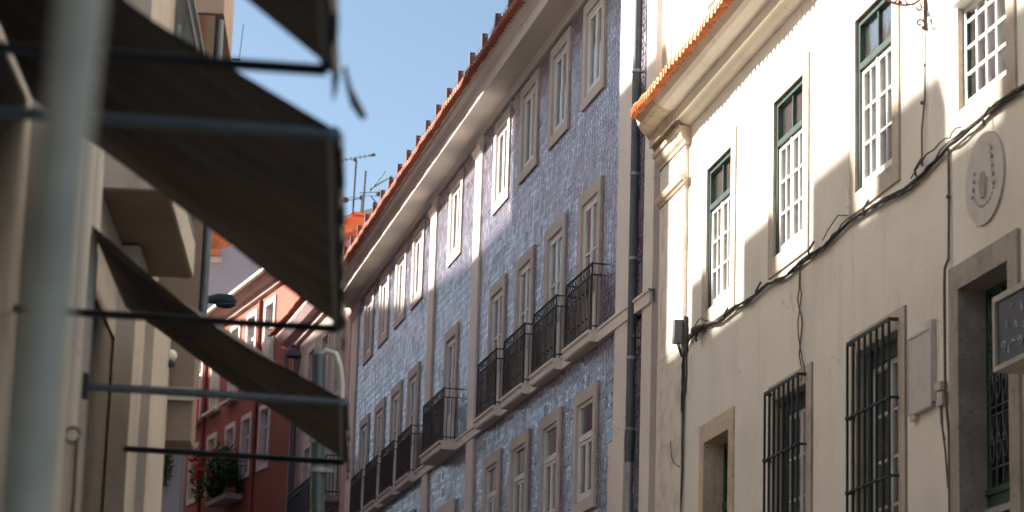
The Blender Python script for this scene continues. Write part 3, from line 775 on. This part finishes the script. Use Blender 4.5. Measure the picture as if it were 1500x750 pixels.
rr_ = BL.root('roof_guard_rail', (-.45, 45, 14.3), 'row of short square grey posts linked by a thin wire along the tiled roof edge', 'guard rail')
for k in range(-8, 17):
    u = 39.95+1.142*k
    BL.part('post', MB().box(-.50, -.40, u-.045, u+.045, 14.22, 14.93), 'post grey', rr_)
m = MB()
for k in range(-8, 16):
    u = 39.95+1.142*k; m.tube([(-.45, u, 14.87), (-.45, u+.57, 14.80), (-.45, u+1.142, 14.87)], .006, 4)
BL.part('wire', m, 'cable grey', rr_)
# downpipe in the recess
dp = BL.root('drainpipe', (-.05, 31.9, 4.2), 'tall dark grey metal drainpipe between the blue tiled house and the cream corner', 'drainpipe')
BL.part('pipe', MB().tube([(-.06, 31.86, 6.35), (-.06, 31.86, 14.0)], .062, 14), 'grey pipe', dp)
BL.part('lower_pipe', MB().tube([(-.06, 31.86, 4.0), (-.06, 31.86, 6.36)], .045, 12), 'light pipe', dp)
for z in (11.62, 10.2, 9.05, 7.72, 6.78): BL.part('clamp', MB().tube([(-.06, 31.86, z-.02), (-.06, 31.86, z+.02)], .07, 14).box(-.02, .06, 31.84, 31.88, z-.015, z+.015), 'light pipe', dp)
BL.part('joint', MB().tube([(-.06, 31.86, 6.5), (-.06, 31.86, 6.8)], .070, 14), 'grey pipe', dp)
BL.thing('wall_bolt', MB().tube([(.06, 31.7, 7.95), (-.06, 31.68, 7.97)], .014, 6).ball((-.07, 31.68, 7.97), .03, 8, 5), 'grey pipe', 'small round metal fitting beside the dark drainpipe below the stone band', 'fitting')

# ================================================================== BEIGE HOUSE, RED HOUSE (far right side)
BE = Frame(-13.3, 10.166)
beige = BE.root('beige_house', (0, 64, gz(63)-.3), 'beige tiled house with a low red eave between red house and blue tiled house', 'house')
bc = [61.2, 63.3, 65.45]
hb = [(c-.62, c+.62, 11.9, 13.95) for c in bc]+[(c-.62, c+.62, 9.2, 11.35) for c in bc]
BE.part('wall', wall(59.3, 68.3, 5, 14.6, hb), 'beige azulejo', beige)
def simple_window(F, c, w_, v0, v1, s, parent, sm='white stone', fm='white paint', cur='curtain grey', transom=True, proud=.03):
    wd = F.part('window', surround(c, w_, v0, v1, s, s, s, proud, .2), sm, parent)
    a, b = c-w_/2, c+w_/2; f = MB(); rectframe(f, .09, .15, a, b, v0, v1, .06)
    f.box(.09, .15, c-.045, c+.045, v0+.06, v1-.06)
    if transom: z = v0+(v1-v0)*.68; f.box(.08, .14, a+.06, b-.06, z, z+.08)
    F.part('frame', f, fm, wd)
    F.part('pane', glazing(.12, a, b, v0, v1), 'window glass', wd)
    F.part('curtain', curtain(.24, a+.02, b-.3, v0, v1-.1, 5), cur, wd)
    return wd
for v0, v1 in ((12.05, 13.8), (9.3, 11.2)):
    p_ = simple_window(BE, bc[0], .94, v0, v1, .15, beige)
    for c in bc[1:]: copy_tree(p_, beige, Vector((0, c-bc[0], 0)))
BE.part('pilaster', MB().box(-.08, .03, 67.75, 68.3, 5, 14.5), 'pink plaster', beige)
BE.part('end_pilaster', MB().box(-.05, .03, 59.32, 59.9, 5, 14.5), 'pink plaster', beige)
BE.part('cornice', MB().prism([(0, 14.35), (-.1, 14.4), (-.12, 14.55), (-.3, 14.6), (-.45, 14.78), (-.45, 14.86), (-.05, 15.0), (.05, 15.0), (.05, 14.35)], 59.3, 69.3), 'pink plaster', beige)
BE.part('roof', roof_tiles(59.3, 70.0, -.58, 14.98, 1.0, P=.2, amp=.05), 'old terracotta', beige)
BE.part('roof_slope', MB().prism([(.0, 15.2), (4.0, 16.6), (8, 15.2)], 59.3, 69.6), 'terracotta', beige)
def far_balcony(F, a, b, z, pr, parent):
    s_ = F.part('balcony', MB().box(-pr, -.03, a, b, z-.15, z), 'grey limestone', parent)
    r = MB(); x = -pr+.03
    for zz in (z+.95, z+.82, z+.08):
        r.bar((x, a, zz), (x, b, zz), .03)
        for e in (a, b): r.bar((x, e, zz), (0, e, zz), .03)
    n = int((b-a)/.13)
    for k in range(n+1): y = a+(b-a)*k/n; r.box(x-.008, x+.008, y-.008, y+.008, z, z+.95)
    for k in range(1, 4):
        for e in (a, b): xx = x*(1-k/4); r.box(xx-.008, xx+.008, e-.008, e+.008, z, z+.95)
    F.part('railing', r, 'iron', s_)
far_balcony(BE, 62.4, 66.4, 9.15, .35, beige); far_balcony(BE, 60.1, 61.9, 9.35, .4, beige)
q = BE.root('drainpipe', (-.12, 67.5, 8.2), 'dark grey drainpipe down the corner between the red house and the beige house', 'drainpipe')
BE.part('pipe', MB().tube([(-.12, 67.5, 7.6), (-.12, 67.5, 14.3)], .07, 10), 'grey pipe', q)
BE.part('side_pipe', MB().tube([(-.12, 67.15, 7.6), (-.12, 67.15, 12.6)], .05, 8), 'grey pipe', q)

RD = Frame(-19.5, 17.511)
red = RD.root('red_house', (0, 74, gz(72)-.3), 'dark red plastered house with white framed windows and flower pots', 'house')
rcs = [70.0, 72.12, 74.13, 76.5, 78.92]
hr = [(c-.62, c+.62, 11.40, 13.30) for c in rcs]+[(c-.62, c+.62, 13.98, 16.36) for c in rcs]
RD.part('wall', wall(67.0, 80.9, 5, 16.95, hr), 'red plaster', red)
for v0, v1 in ((11.56, 13.14), (14.14, 16.2)):
    p_ = simple_window(RD, rcs[0], .92, v0, v1, .155, red, fm='grey white paint' if v0 < 12 else 'white paint', cur='curtain' if v0 < 12 else 'shutter dark', proud=.05)
    for c in rcs[1:]: vary(copy_tree(p_, red, Vector((0, c-rcs[0], 0))))
for c in rcs[2:]: RD.part('sill', MB().box(-.25, -.052, c-.75, c+.75, 13.9, 13.98), 'white stone', red)
RD.part('cornice', MB().prism([(0, 16.55), (-.1, 16.6), (-.14, 16.75), (-.28, 16.82), (-.38, 16.93), (-.38, 17.0), (.0, 17.05), (.04, 16.55)], 67, 80.95), 'beige plaster', red)
RD.part('gutter', MB().tube([(-.45, 67, 17.02), (-.45, 80.9, 17.02)], .07, 8), 'mortar', red)
m = MB(); V = []; F_l = []
n = 300
for i in range(n+1):
    y = 70.3+10.6*i/n; h = .04*math.sin(i*2*math.pi/5)
    V += [(-.42, y, 17.10+h), (1.9, y, 19.0+h)]
for i in range(n): F_l.append((2*i, 2*i+2, 2*i+3, 2*i+1))
m.add(V, F_l, True); m.box(-.38, 1.9, 70.3, 80.9, 17.03, 17.05); m.prism([(-.36, 17.05), (1.9, 18.94), (8, 17.05)], 70.3, 80.9)
RD.part('roof', m, 'terracotta', red)
for u in (77.75, 71.05):
    RD.part('downpipe', MB().tube([(-.06, u, 9), (-.06, u, 16.5)], .06, 8), 'red plaster', red)
# flower balcony and plants on the red house
far_balcony(RD, 72.1, 74.6, 10.95, .55, red)
def leaf_mass(name, c, rad, n, mat, F, label, cat, seed=1, size=.09, flowers=0):
    rg = random.Random(seed); rt_ = F.root(name, (c[0], c[1], c[2]-rad[2]), label, cat)
    m = MB()
    for k in range(n):
        while True:
            p = Vector((rg.uniform(-1, 1), rg.uniform(-1, 1), rg.uniform(-1, 1)))
            if p.length < 1: break
        if rg.random() < .25 and p.z > 0: p.z *= 1.35
        p = Vector((c[0]+p.x*rad[0], c[1]+p.y*rad[1], c[2]+p.z*rad[2]))
        s_ = size*rg.uniform(.6, 1.3); a_ = Vector((rg.gauss(0, 1), rg.gauss(0, 1), rg.gauss(0, 1))).normalized(); b_ = a_.orthogonal().normalized()
        m.add([p-a_*s_, p+b_*s_*.45, p+a_*s_, p-b_*s_*.45], [(0, 1, 2, 3)])
    F.part('foliage', m, mat, rt_)
    m = MB()
    for k in range(6):
        y = c[1]+rad[1]*rg.uniform(-.6, .6)
        m.tube([(c[0], y, c[2]-rad[2]), (c[0]+rg.uniform(-.1, .1), y+rg.uniform(-.1, .1), c[2]+rad[2]*.5)], .015, 5)
    F.part('stems', m, 'leaf', rt_)
    if flowers:
        for k in range(flowers):
            m = MB()
            p = (c[0]-rad[0]*rg.uniform(.3, 1), c[1]+rad[1]*rg.uniform(-.9, .9), c[2]+rad[2]*rg.uniform(-.2, 1))
            for j in range(4): m.ball((p[0]+rg.uniform(-.05, .05), p[1]+rg.uniform(-.05, .05), p[2]+rg.uniform(-.05, .05)), .05, 6, 4)
            F.part('flower', m, 'red flower', rt_)
    return rt_
pr_ = leaf_mass('potted_plant', (-.45, 73.2, 11.65), (.34, 1.45, .72), 2600, 'leaf', RD, 'bushy green plant with a few red blooms filling the balcony of the red house', 'plant', 3, .09, 5)
RD.part('pot', MB().box(-.5, -.2, 72.4, 74.3, 10.96, 11.2), 'terracotta', pr_)
leaf_mass('climbing_flowers', (-.35, 76.4, 11.95), (.25, .75, .8), 420, 'leaf', RD, 'red flowering climber beside the leftmost lower window of the red house', 'plant', 5, .07, 16)
q = MB()
for k in range(8): q.add([(-.3-.02*(k % 2), 77.75-.05*k, 13.75), (-.3-.02*((k+1) % 2), 77.75-.05*(k+1), 13.75), (-.3-.02*((k+1) % 2), 77.75-.05*(k+1), 14.5), (-.3-.02*(k % 2), 77.75-.05*k, 14.5)], [(0, 1, 2, 3)])
RD.thing('red_cloth', q, 'red cloth', 'red cloth hung out to dry from an upper window of the red house', 'laundry')
q = MB()
for k in range(8): q.add([(-.32-.02*(k % 2), 78.45-.055*k, 13.6), (-.32-.02*((k+1) % 2), 78.45-.055*(k+1), 13.6), (-.32-.02*((k+1) % 2), 78.45-.055*(k+1), 14.45), (-.32-.02*(k % 2), 78.45-.055*k, 14.45)], [(0, 1, 2, 3)])
RD.thing('teal_cloth', q, 'teal cloth', 'teal cloth hanging beside the red cloth at an upper window of the red house', 'laundry')
# wall lantern on the beige house
wl = BE.root('wall_lantern', (-.6, 64.75, 13.0), 'dark old wall lantern on a curved bracket on the beige house', 'lantern')
def lantern(F, x, u, z, rt_, s=1.0):
    m = MB()
    for a_, b_, z0, z1 in ((.10, .16, 0, .42), ): 
        V = [(x+sx*a_*s, u+sy*a_*s, z+z0*s) for sx, sy in ((-1,-1),(1,-1),(1,1),(-1,1))]+[(x+sx*b_*s, u+sy*b_*s, z+z1*s) for sx, sy in ((-1,-1),(1,-1),(1,1),(-1,1))]
        for k in range(4): m.bar(V[k], V[k+4], .03*s)
        for k in range(4): m.bar(V[k], V[(k+1) % 4], .03*s); m.bar(V[k+4], V[4+(k+1) % 4], .03*s)
    F.part('cage', m, 'lamp dark', rt_)
    c_ = MB(); V = [(x+sx*.19*s, u+sy*.19*s, z+.43*s) for sx, sy in ((-1,-1),(1,-1),(1,1),(-1,1))]+[(x+sx*.05*s, u+sy*.05*s, z+.62*s) for sx, sy in ((-1,-1),(1,-1),(1,1),(-1,1))]
    c_.add(V, [(0,1,5,4),(1,2,6,5),(2,3,7,6),(3,0,4,7),(4,5,6,7),(3,2,1,0)]); c_.ball((x, u, z+.66*s), .05*s)
    F.part('cap', c_, 'lamp dark', rt_)
lantern(BE, -.62, 64.75, 13.0, wl, 1.15)
BE.part('bracket', MB().tube([(0, 64.75, 12.55), (-.3, 64.75, 12.5), (-.55, 64.75, 12.6), (-.62, 64.75, 12.9)], .025, 6).tube([(0, 64.75, 12.9), (-.25, 64.75, 12.75), (-.5, 64.75, 12.58)], .02, 6), 'lamp dark', wl)

# ------------------------------------------------------------------ far upper things (world-aligned frame)
WF = Frame(0, 0)
ph = WF.root('pink_house', (-3.5, 75, gz(75)), 'pale pink house rising behind the far end of the blue tiled roof', 'house')
WF.part('wall', MB().add([(-6.3, 72, 9), (1, 72, 9), (1, 72, 20.6), (-6.3, 72, 17.55), (-6.3, 80, 9), (1, 80, 9), (1, 80, 20.6), (-6.3, 80, 17.55)], [(0,1,2,3),(3,2,6,7),(1,5,6,2),(0,3,7,4),(4,7,6,5)]), 'pink plaster', ph)
WF.part('window', MB().box(71.9-71.9-5.25, -4.95, 71.93, 72.1, 15.5, 16.9), 'shutter dark', ph)
WF.part('coping', MB().add([(-6.35, 71.85, 17.55), (1, 71.85, 20.6), (1, 71.85, 20.75), (-6.35, 71.85, 17.70), (-6.35, 72.2, 17.55), (1, 72.2, 20.6), (1, 72.2, 20.75), (-6.35, 72.2, 17.70)], [(0,1,2,3),(3,2,6,7),(0,4,5,1),(0,3,7,4),(4,7,6,5)]), 'terracotta', ph)
db = WF.root('dormer_house', (-4.6, 77, 17), 'bright orange attic with a small white window behind the pink wall', 'attic')
WF.part('wall', MB().add([(-6.6, 75.5, 16), (-4.0, 75.5, 16), (-4.0, 75.5, 19.7), (-4.85, 75.5, 19.75), (-5.6, 75.5, 18.9), (-6.6, 75.5, 18.0), (-6.6, 79, 16), (-4.0, 79, 16), (-4.0, 79, 19.7), (-4.85, 79, 19.75), (-5.6, 79, 18.9), (-6.6, 79, 18.0)],
        [(0,1,2,3,4,5),(1,7,8,2),(2,8,9,3),(3,9,10,4),(4,10,11,5),(5,11,6,0)]), 'orange plaster', db)
WF.part('roof', MB().bar((-4.9, 77.2, 19.82), (-3.9, 77.2, 19.76), 3.6, .08).bar((-4.85, 77.2, 19.82), (-5.6, 77.2, 18.98), 3.6, .07).bar((-5.6, 77.2, 18.98), (-6.7, 77.2, 18.05), 3.6, .07), 'terracotta', db)
WF.part('window', MB().box(-5.05, -4.72, 75.42, 75.52, 18.3, 18.95), 'white paint', db)
def antenna(x, y, z0, z1, kind, label):
    a_ = WF.root('roof_antenna', (x, y, z0), label, 'antenna')
    WF.part('mast', MB().tube([(x, y, z0), (x+.05, y, z1)], .032, 6), 'iron', a_)
    m = MB()
    if kind == 0:
        m.tube([(x-.45, y, z1-.05), (x+.65, y, z1+.18)], .014, 5)
        for k in range(8): t = k/7; px_ = x-.4+1.0*t; m.tube([(px_, y-.22, z1-.04+.22*t), (px_, y+.22, z1-.04+.22*t)], .012, 4)
        m.ball((x+.55, y, z1+.16), .07, 6, 4, (1.4, 1, .7)).ball((x, y, z1), .06, 6, 4)
        m.tube([(x-.5, y, z1-1.35), (x+.15, y, z1-1.25)], .014, 4).ball((x-.25, y, z1-1.3), .11, 8, 6, (1.2, .4, .8))
    elif kind == 1:
        m.tube([(x-.1, y, z1-.7), (x+2.0, y, z1-.55)], .013, 5); m.tube([(x-.1, y, z1-.78), (x+1.9, y, z1-.8)], .009, 4)
        for k in range(9): px_ = x+.5+.17*k; m.tube([(px_, y-.3, z1-.68+.01*k), (px_, y+.3, z1-.66+.01*k)], .010, 4)
        for dz in (0, .22): m.tube([(x+.2, y, z1-.65+dz*.3), (x+.65+dz, y, z1+.0-dz*.6)], .02, 4); m.tube([(x+.25, y, z1-.8), (x+.7, y, z1-1.35)], .018, 4)
        m.ball((x+.5, y, z1-.72), .07, 6, 4, (1.6, 1, 1)).ball((x+.75, y, z1-.70), .06, 6, 4)
    else:
        m.tube([(x-.6, y, z1-.02), (x+.1, y, z1)], .012, 4); m.ball((x, y, z1), .07, 6, 4)
        WF.part('aerial', m, 'iron', a_); m = MB(); m.tube([(x-.5, y, z1-1.55), (x+1.5, y, z1-1.2)], .010, 4)
        for k in range(9): px_ = x-.4+.22*k; m.tube([(px_, y-.15, z1-1.56+.038*k), (px_, y+.15, z1-1.5+.038*k)], .010, 4)
    WF.part('aerial', m, 'iron', a_)
antenna(-4.93, 76, 19.2, 21.65, 0, 'tallest roof antenna, on the left, with a slanting boom')
antenna(-4.60, 75.6, 19.6, 21.2, 1, 'roof antenna with a forked aerial and long horizontal boom')
antenna(-4.72, 76.4, 19.4, 20.55, 2, 'shortest roof antenna mast between two taller ones')
gh = WF.root('gable_house', (-10.5, 97, gz(97)), 'tall windowless grey gable wall with a tiled verge behind the red house', 'house')
WF.part('wall', MB().add([(-13.5, 95, 8), (-3, 95, 8), (-3, 95, 25.5), (-11.15, 95, 22.95), (-11.25, 95, 22.6), (-13.5, 95, 22.6), (-13.5, 103, 8), (-3, 103, 8), (-3, 103, 25.5), (-11.15, 103, 22.95), (-11.25, 103, 22.6), (-13.5, 103, 22.6)],
        [(0,1,2,3,4,5),(1,7,8,2),(2,8,9,3),(3,9,10,4),(4,10,11,5),(5,11,6,0)]), 'grey plaster', gh)
m = roof_tiles(94.4, 103, -.3, 22.95, 2.2, P=.25, amp=.06)
m.v = [(v[0]-13.3, v[1], v[2]) for v in m.v]
WF.part('roof', MB().box(-13.6, -11.1, 94.5, 94.99, 22.62, 22.85), 'terracotta', gh)
WF.part('tile_verge', m, 'terracotta', gh)
WF.part('coping', MB().box(-13.6, -11.05, 94.7, 94.98, 22.40, 22.60), 'white stone', gh)
sh = WF.root('grey_low_house', (-8, 52, gz(50)), 'pale grey low wall seen under the overhang at the end of the street', 'house')
WF.part('wall', MB().box(-9.5, -6.39, 50, 50.7, 5, 9.3), 'grey plaster', sh)
WF.part('door', MB().box(-7.3, -6.95, 49.95, 50.02, 6.5, 8.6), 'shutter dark', sh)
leaf_mass('hanging_plant', (-6.68, 49.8, 8.45), (.16, .15, .42), 160, 'leaf', WF, 'trailing green plant hanging on the pale grey low wall', 'plant', 8, .06)
# street lamp reaching out from the left row
sln = WF.root('street_lamp', (-5.6, 45, 10.8), 'flat dark street lamp head on a long arm in front of the red house', 'street lamp')
WF.part('head', MB().tube([(-5.62, 45, 10.78), (-5.5, 45, 10.80), (-5.25, 45, 10.83), (-5.05, 45, 10.81), (-4.94, 45, 10.76)], [.03, .06, .10, .11, .05], 10), 'lamp dark', sln)
WF.part('bowl', MB().ball((-5.12, 45, 10.73), .13, 10, 6, (1.5, .8, .6)), 'lamp dark', sln)
WF.part('arm', MB().tube([(-7.6, 45, 10.3), (-6.6, 45, 10.66), (-5.6, 45, 10.78)], .028, 6).tube([(-7.2, 45, 10.0), (-6.2, 45, 10.5), (-5.75, 45, 10.72)], .02, 5), 'lamp dark', sln)

# ================================================================== LEFT SIDE: near house with awnings
LF = Frame(-3.2, 0)
left = LF.root('left_house', (-1.45, 10, gz(10)-.3), 'shadowed old house on the near side with stone pilasters and a jutting balcony', 'house')
hl = [(12.78, 14.55, .8, 4.35), (3.0, 5.2, .3, 3.2)]
def leftwall(u0, u1, x, holes, v0=-.5, v1=10.8, depth=1.5):
    m = wall(u0, u1, v0, v1, holes, depth, 0); m.v = [(x-v[0], v[1], v[2]) for v in m.v]; return m
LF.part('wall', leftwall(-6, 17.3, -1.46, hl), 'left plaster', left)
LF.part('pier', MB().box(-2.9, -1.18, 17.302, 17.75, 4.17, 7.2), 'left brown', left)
LF.part('ledge', MB().box(-1.47, -1.165, 17.25, 17.30, 4.44, 4.53), 'left pilaster', left)
def lpil(a, b, x0, x1, z0, z1, flute=0):
    m = MB().box(x0, x1, a, b, z0, z1)
    if flute:
        for k in range(flute):
            y = a+(b-a)*(k+.5)/flute; m.tube([(x1-.03, y, z0), (x1-.03, y, z1)], (b-a)/flute*.30, 12)
    return m
m = lpil(10.5, 12.76, -1.46, -1.39, .5, 4.905)
for y, r_ in ((10.95, .05), (11.35, .06), (11.95, .055), (12.35, .05)): m.tube([(-1.40, y, .5), (-1.40, y, 4.9)], r_, 12)
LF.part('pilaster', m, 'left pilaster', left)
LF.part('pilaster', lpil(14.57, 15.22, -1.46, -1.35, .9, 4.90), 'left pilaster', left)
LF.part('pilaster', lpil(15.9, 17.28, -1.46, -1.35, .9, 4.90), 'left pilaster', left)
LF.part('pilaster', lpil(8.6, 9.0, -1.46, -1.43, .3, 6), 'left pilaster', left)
LF.part('recess_shade', MB().box(-1.455, -1.44, 15.23, 15.89, 1.2, 4.86), 'left brown', left)  # brown sheet painting in the shade of the recess between the pilasters
LF.part('door', MB().box(-1.50, -1.475, 12.78, 14.55, .8, 4.35), 'old door', left)
sb_ = LF.part('side_balcony', MB().box(-1.455, -1.10, 13.3, 15.52, 4.93, 5.14), 'left pilaster', left)
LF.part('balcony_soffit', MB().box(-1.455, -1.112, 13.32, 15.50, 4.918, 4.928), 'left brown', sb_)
m = MB(); x = -1.12
for z in (6.35, 6.2, 5.2): m.bar((x, 13.32, z), (x, 15.5, z), .025)
for k in range(19): m.bar((x, 13.35+.12*k, 5.14), (x, 13.35+.12*k, 6.35), .012)
for e_ in (13.32, 15.5):
    for z in (6.35, 6.2, 5.2): m.bar((x, e_, z), (-1.45, e_, z), .02)
for k in range(6): m.tube([(x, 13.6+.35*k+.1*math.cos(j*.6), 5.8+.14*math.sin(j*.6)) for j in range(12)], .008, 4)
LF.part('railing', m, 'grey pipe', sb_)
LF.part('window', MB().box(-1.457, -1.43, 13.5, 15.2, 5.2, 7.6), 'shutter dark', left)
LF.part('bay', MB().box(-1.9, -1.12, 17.29, 18.45, 7.21, 10.8), 'beige plaster', left)
LF.part('brick_panel', MB().box(-1.40, -1.235, 17.28, 17.30, 6.0, 7.19), 'brick', left)
leaf_mass('balcony_plant', (-1.25, 14.4, 5.6), (.12, .8, .34), 420, 'leaf', LF, 'blurred leafy plant behind the balcony railing of the near left house', 'plant', 12, .045)
# rear wing and roofline that shade the street
rw = Frame(-9.3615, -2.0)
def world_part(F, name, mb, mat, parent, fr_parent):
    c = mb.center(); o = raw(name, mb, mat, c)
    o.parent = parent; bpy.context.view_layer.update()
    o.matrix_parent_inverse = parent.matrix_world.inverted(); o.location = F.w(c); o.rotation_euler = (0, 0, F.rz); LO[o.name] = c; return o
SH = 4.197; DZ = 9*.78*.99     # shift along the street and drop between roofline and its shadow on the cream wall
m = MB().box(-7, 0, 4, 30.6+SH, 1, 7.47+DZ)
world_part(rw, 'rear_wing', m, 'white plaster', left, LF)
for a, b in ((29.33-.1, 28.37), (26.8, 25.45), (24.1, 22.72), (21.9, 20.17), (18.7, 14.0)):
    a, b = max(a, b), min(a, b)
    m = MB().box(-.5, 0, b+SH, a+SH, 7.35+DZ, 8.26+DZ)
    world_part(rw, 'dormer', m, 'white plaster', left, LF)
# taller neighbour beyond it
tb = Frame(-11.2218, 8.0101-9)
tall = tb.root('tall_house', (-3, 40, gz(40)-.5), 'tall plain house across the street from the blue tiled house', 'house')
tb.part('wall', MB().box(-1.4, 0, 34.1+SH, 40.9+SH, 2, 21.6), 'white plaster', tall)
tb.part('side_wall', MB().box(-1.2, 0, 30.85+SH, 34.1+SH-.01, 2, 11.85+DZ), 'white plaster', tall)
row = tb.root('row_house', (-3, 52, gz(50)-.5), 'plain row houses beyond the tall house on the shaded side of the street', 'house')
H = lambda u, v: (u+SH, v+DZ)
pts = [H(40.92, 11.80), H(44.5, 11.82), H(46.8, 12.05), H(49.5, 12.28), H(52, 12.5), H(56, 13.3), H(60, 13.9), H(72, 14.6)]
V = [(0, u, z) for u, z in pts]+[(0, pts[-1][0], 4), (0, pts[0][0], 4)]
V2 = [(-1.5, v[1], v[2]) for v in V]; n = len(V)
tb.part('wall', MB().add(V+V2, [tuple(range(n)), tuple(range(2*n-1, n-1, -1))]+[(i, n+i, n+(i+1) % n, (i+1) % n) for i in range(n)]), 'pink plaster', row)
far_ = tb.root('reflection_block', (-3, 90, gz(90)-.5), 'unseen brown blocks added to darken the reflections in the blue tiles', 'house')
tb.part('wall', MB().box(-9, -2.5, 76.5, 89, 5, 23), 'left brown', far_)  # added out of view so the near tiles mirror something dark
tb.part('low_reflection_block', MB().box(-9, -2.5, 89.01, 130, 5, 17.2), 'left brown', far_)  # lower unseen block, added to darken the tile reflections below the balconies
fb = Frame(-19.5, 14.0)
farb = fb.root('shade_wall', (-2, 80, gz(78)-.5), 'unseen wall added to shade the lower part of the red house', 'house')
fb.part('wall', MB().box(-.8, 0, 71.3, 84, 5, 18.2), 'white plaster', farb)  # thin unseen wall, added only to cast this shade

# awnings
def awning(u0, u1, xf, zf, xw, zw, label, near_x, far_x, mats=('steel grey', 'dark arm'), dip=.0):
    a_ = LF.root('awning', ((xf+xw)/2, (u0+u1)/2, zf-.2), label, 'awning', 'dark cloth awnings along the left wall')
    N_ = 24; K = 40; m = MB(); V = []; F = []
    for i in range(N_+1):
        t = i/N_
        for k in range(K+1):
            s_ = k/K; u = u0+(u1-u0)*s_
            sag = -.07*math.sin(math.pi*t)*(.5+.5*math.cos(s_*math.pi*5))-.012*math.sin(9*s_+5*t)*math.sin(math.pi*t)-.008*math.sin(23*s_-6*t)*math.sin(math.pi*min(1, t*1.3))
            V.append((xw+(xf-xw)*t, u, zw+(zf-zw)*t+sag))
    n0 = len(V); V += [(v[0], v[1], v[2]+.012) for v in V]
    for i in range(N_):
        for k in range(K):
            q_ = i*(K+1)+k; F.append((q_, q_+1, q_+K+2, q_+K+1)); F.append((n0+q_, n0+q_+K+1, n0+q_+K+2, n0+q_+1))
    m.add(V, F, True); LF.part('canopy', m, 'canopy cloth', a_)
    m = MB(); V = []; F = []; K2 = 48
    for k in range(K2+1):
        u = u0+(u1-u0)*k/K2; d_ = .10+.035*abs(math.sin(k*math.pi/4)); x_ = xf+.02+.01*math.sin(k*.9)
        V += [(x_, u, zf+.01), (x_+.01, u, zf-d_)]
    for k in range(K2): F.append((2*k, 2*k+1, 2*k+3, 2*k+2))
    LF.part('valance', m.add(V, F, True), 'canopy cloth', a_)
    LF.part('front_bar', MB().tube([(xf, u0, zf), (xf, u1, zf)], .02, 8), 'steel grey', a_)
    LF.part('arm', MB().tube([(near_x, u0+.02, zf+.03), (xf, u0+.02, zf-.0)], .020, 8), mats[0], a_)
    LF.part('arm', MB().tube([(far_x, u1-.02, zf+.01), (xf, u1-.02, zf-.02)], .017, 8), mats[1], a_)
    LF.part('wall_plate', MB().box(near_x-.01, near_x+.015, u0-.01, u0+.05, zf-.03, zf+.09), 'dark arm', a_)
    return a_
awning(3.6, 6.73, -.146, 3.68, -1.44, 4.70, 'nearest dark cloth awning, only its outer corner showing against the sky', -1.45, -1.45, ('dark arm', 'dark arm'))
awning(7.33, 10.32, -.130, 3.655, -1.44, 4.56, 'broad dark cloth awning spread across the left, held by a grey upper bar', -1.45, -1.45)
awning(12.17, 14.15, -.112, 3.64, -1.37, 4.45, 'farthest and smallest dark cloth awning, lowest in the picture, below the stone balcony', -1.35, -1.33)
LF.thing('loose_strap', MB().tube([(-.10, 6.80, 3.70), (-.085, 6.80, 3.64), (-.066, 6.80, 3.595), (-.04, 6.80, 3.555)], [.006, .008, .014, .010], 6), 'canopy cloth', 'short dark strap dangling from the corner of the nearest awning against the sky', 'strap')
# foreground pole and farther signpost
pole = WF.root('sign_pole', (-.62, 3.0, 0), 'thick out of focus grey green metal pole closest to the camera', 'pole')
WF.part('shaft', MB().tube([(-.628, 3.0, 0.0), (-.563, 3.0, 2.0), (-.541, 3.0, 2.632), (-.52, 3.0, 3.3)], .031, 24), 'pole paint', pole)
WF.part('cap', MB().ball((-.52, 3.0, 3.3), .033, 12, 8), 'pole paint', pole)
pst = LF.root('signpost', (-.28, 16.04, gz(16)), 'blue grey post with pale clamps and a curved pipe at its top', 'post')
LF.part('shaft', MB().tube([(-.28, 16.04, gz(16)), (-.275, 16.04, 3.5), (-.315, 16.04, 4.57)], .045, 12), 'steel grey', pst)
for z in (3.83, 4.02): LF.part('clamp', MB().tube([(-.288, 16.04, z-.015), (-.288, 16.04, z+.015)], .06, 12).box(-.24, -.19, 16.0, 16.08, z-.015, z+.015), 'clamp grey', pst)
LF.part('curved_pipe', MB().tube([(-.31, 16.04, 4.55), (-.27, 16.04, 4.60), (-.21, 16.04, 4.58), (-.175, 16.04, 4.49), (-.16, 16.04, 4.38), (-.158, 16.04, 4.20)], .018, 8), 'lead white', pst)
# small iron and lamp pieces on the left wall
m = MB().tube([(-1.345, 11.9, 2.8), (-1.335, 11.9, 3.1), (-1.34, 11.9, 3.36)], .010, 6).tube([(-1.36+.035*math.cos(k*.6), 11.9, 3.39+.035*math.sin(k*.6)) for k in range(11)], .007, 5)
LF.thing('iron_hook', m, 'rust iron', 'rusty curled iron hook on the left wall below the farthest awning', 'hook')
dm = LF.root('dome_camera', (-1.33, 17.2, 4.6), 'small white dome camera on the shaded wall of the left house', 'camera')
LF.part('arm', MB().box(-1.36, -1.32, 17.2, 17.3, 4.72, 4.76).ball((-1.34, 17.19, 4.73), .045, 10, 6), 'white paint', dm)
LF.part('dome', MB().ball((-1.335, 17.18, 4.675), .03, 10, 6), 'lamp dark', dm)
LF.thing('downpipe', MB().tube([(-1.15, 17.36, 5.0), (-1.15, 17.36, 7.18)], .03, 10), 'steel grey', 'dark blue grey downpipe at the far corner of the left house', 'drainpipe')
ta = LF.root('wall_aerial', (-1.3, 20.0, 7.3), 'small comb shaped aerial under the beige bay of the near left house', 'antenna')
LF.part('boom', MB().tube([(-1.38, 20.0, 7.50), (-1.15, 20.0, 7.58)], .008, 5).tube([(-1.36, 20.0, 7.70), (-1.14, 20.0, 7.70)], .007, 5).tube([(-1.15, 20.0, 7.70), (-1.13, 20.0, 8.0)], .003, 4), 'iron', ta)
m = MB()
for k in range(6): m.tube([(-1.37, 20.0, 7.2+.075*k), (-1.29, 20.0, 7.205+.075*k)], .005, 4)
LF.part('elements', m, 'iron', ta)
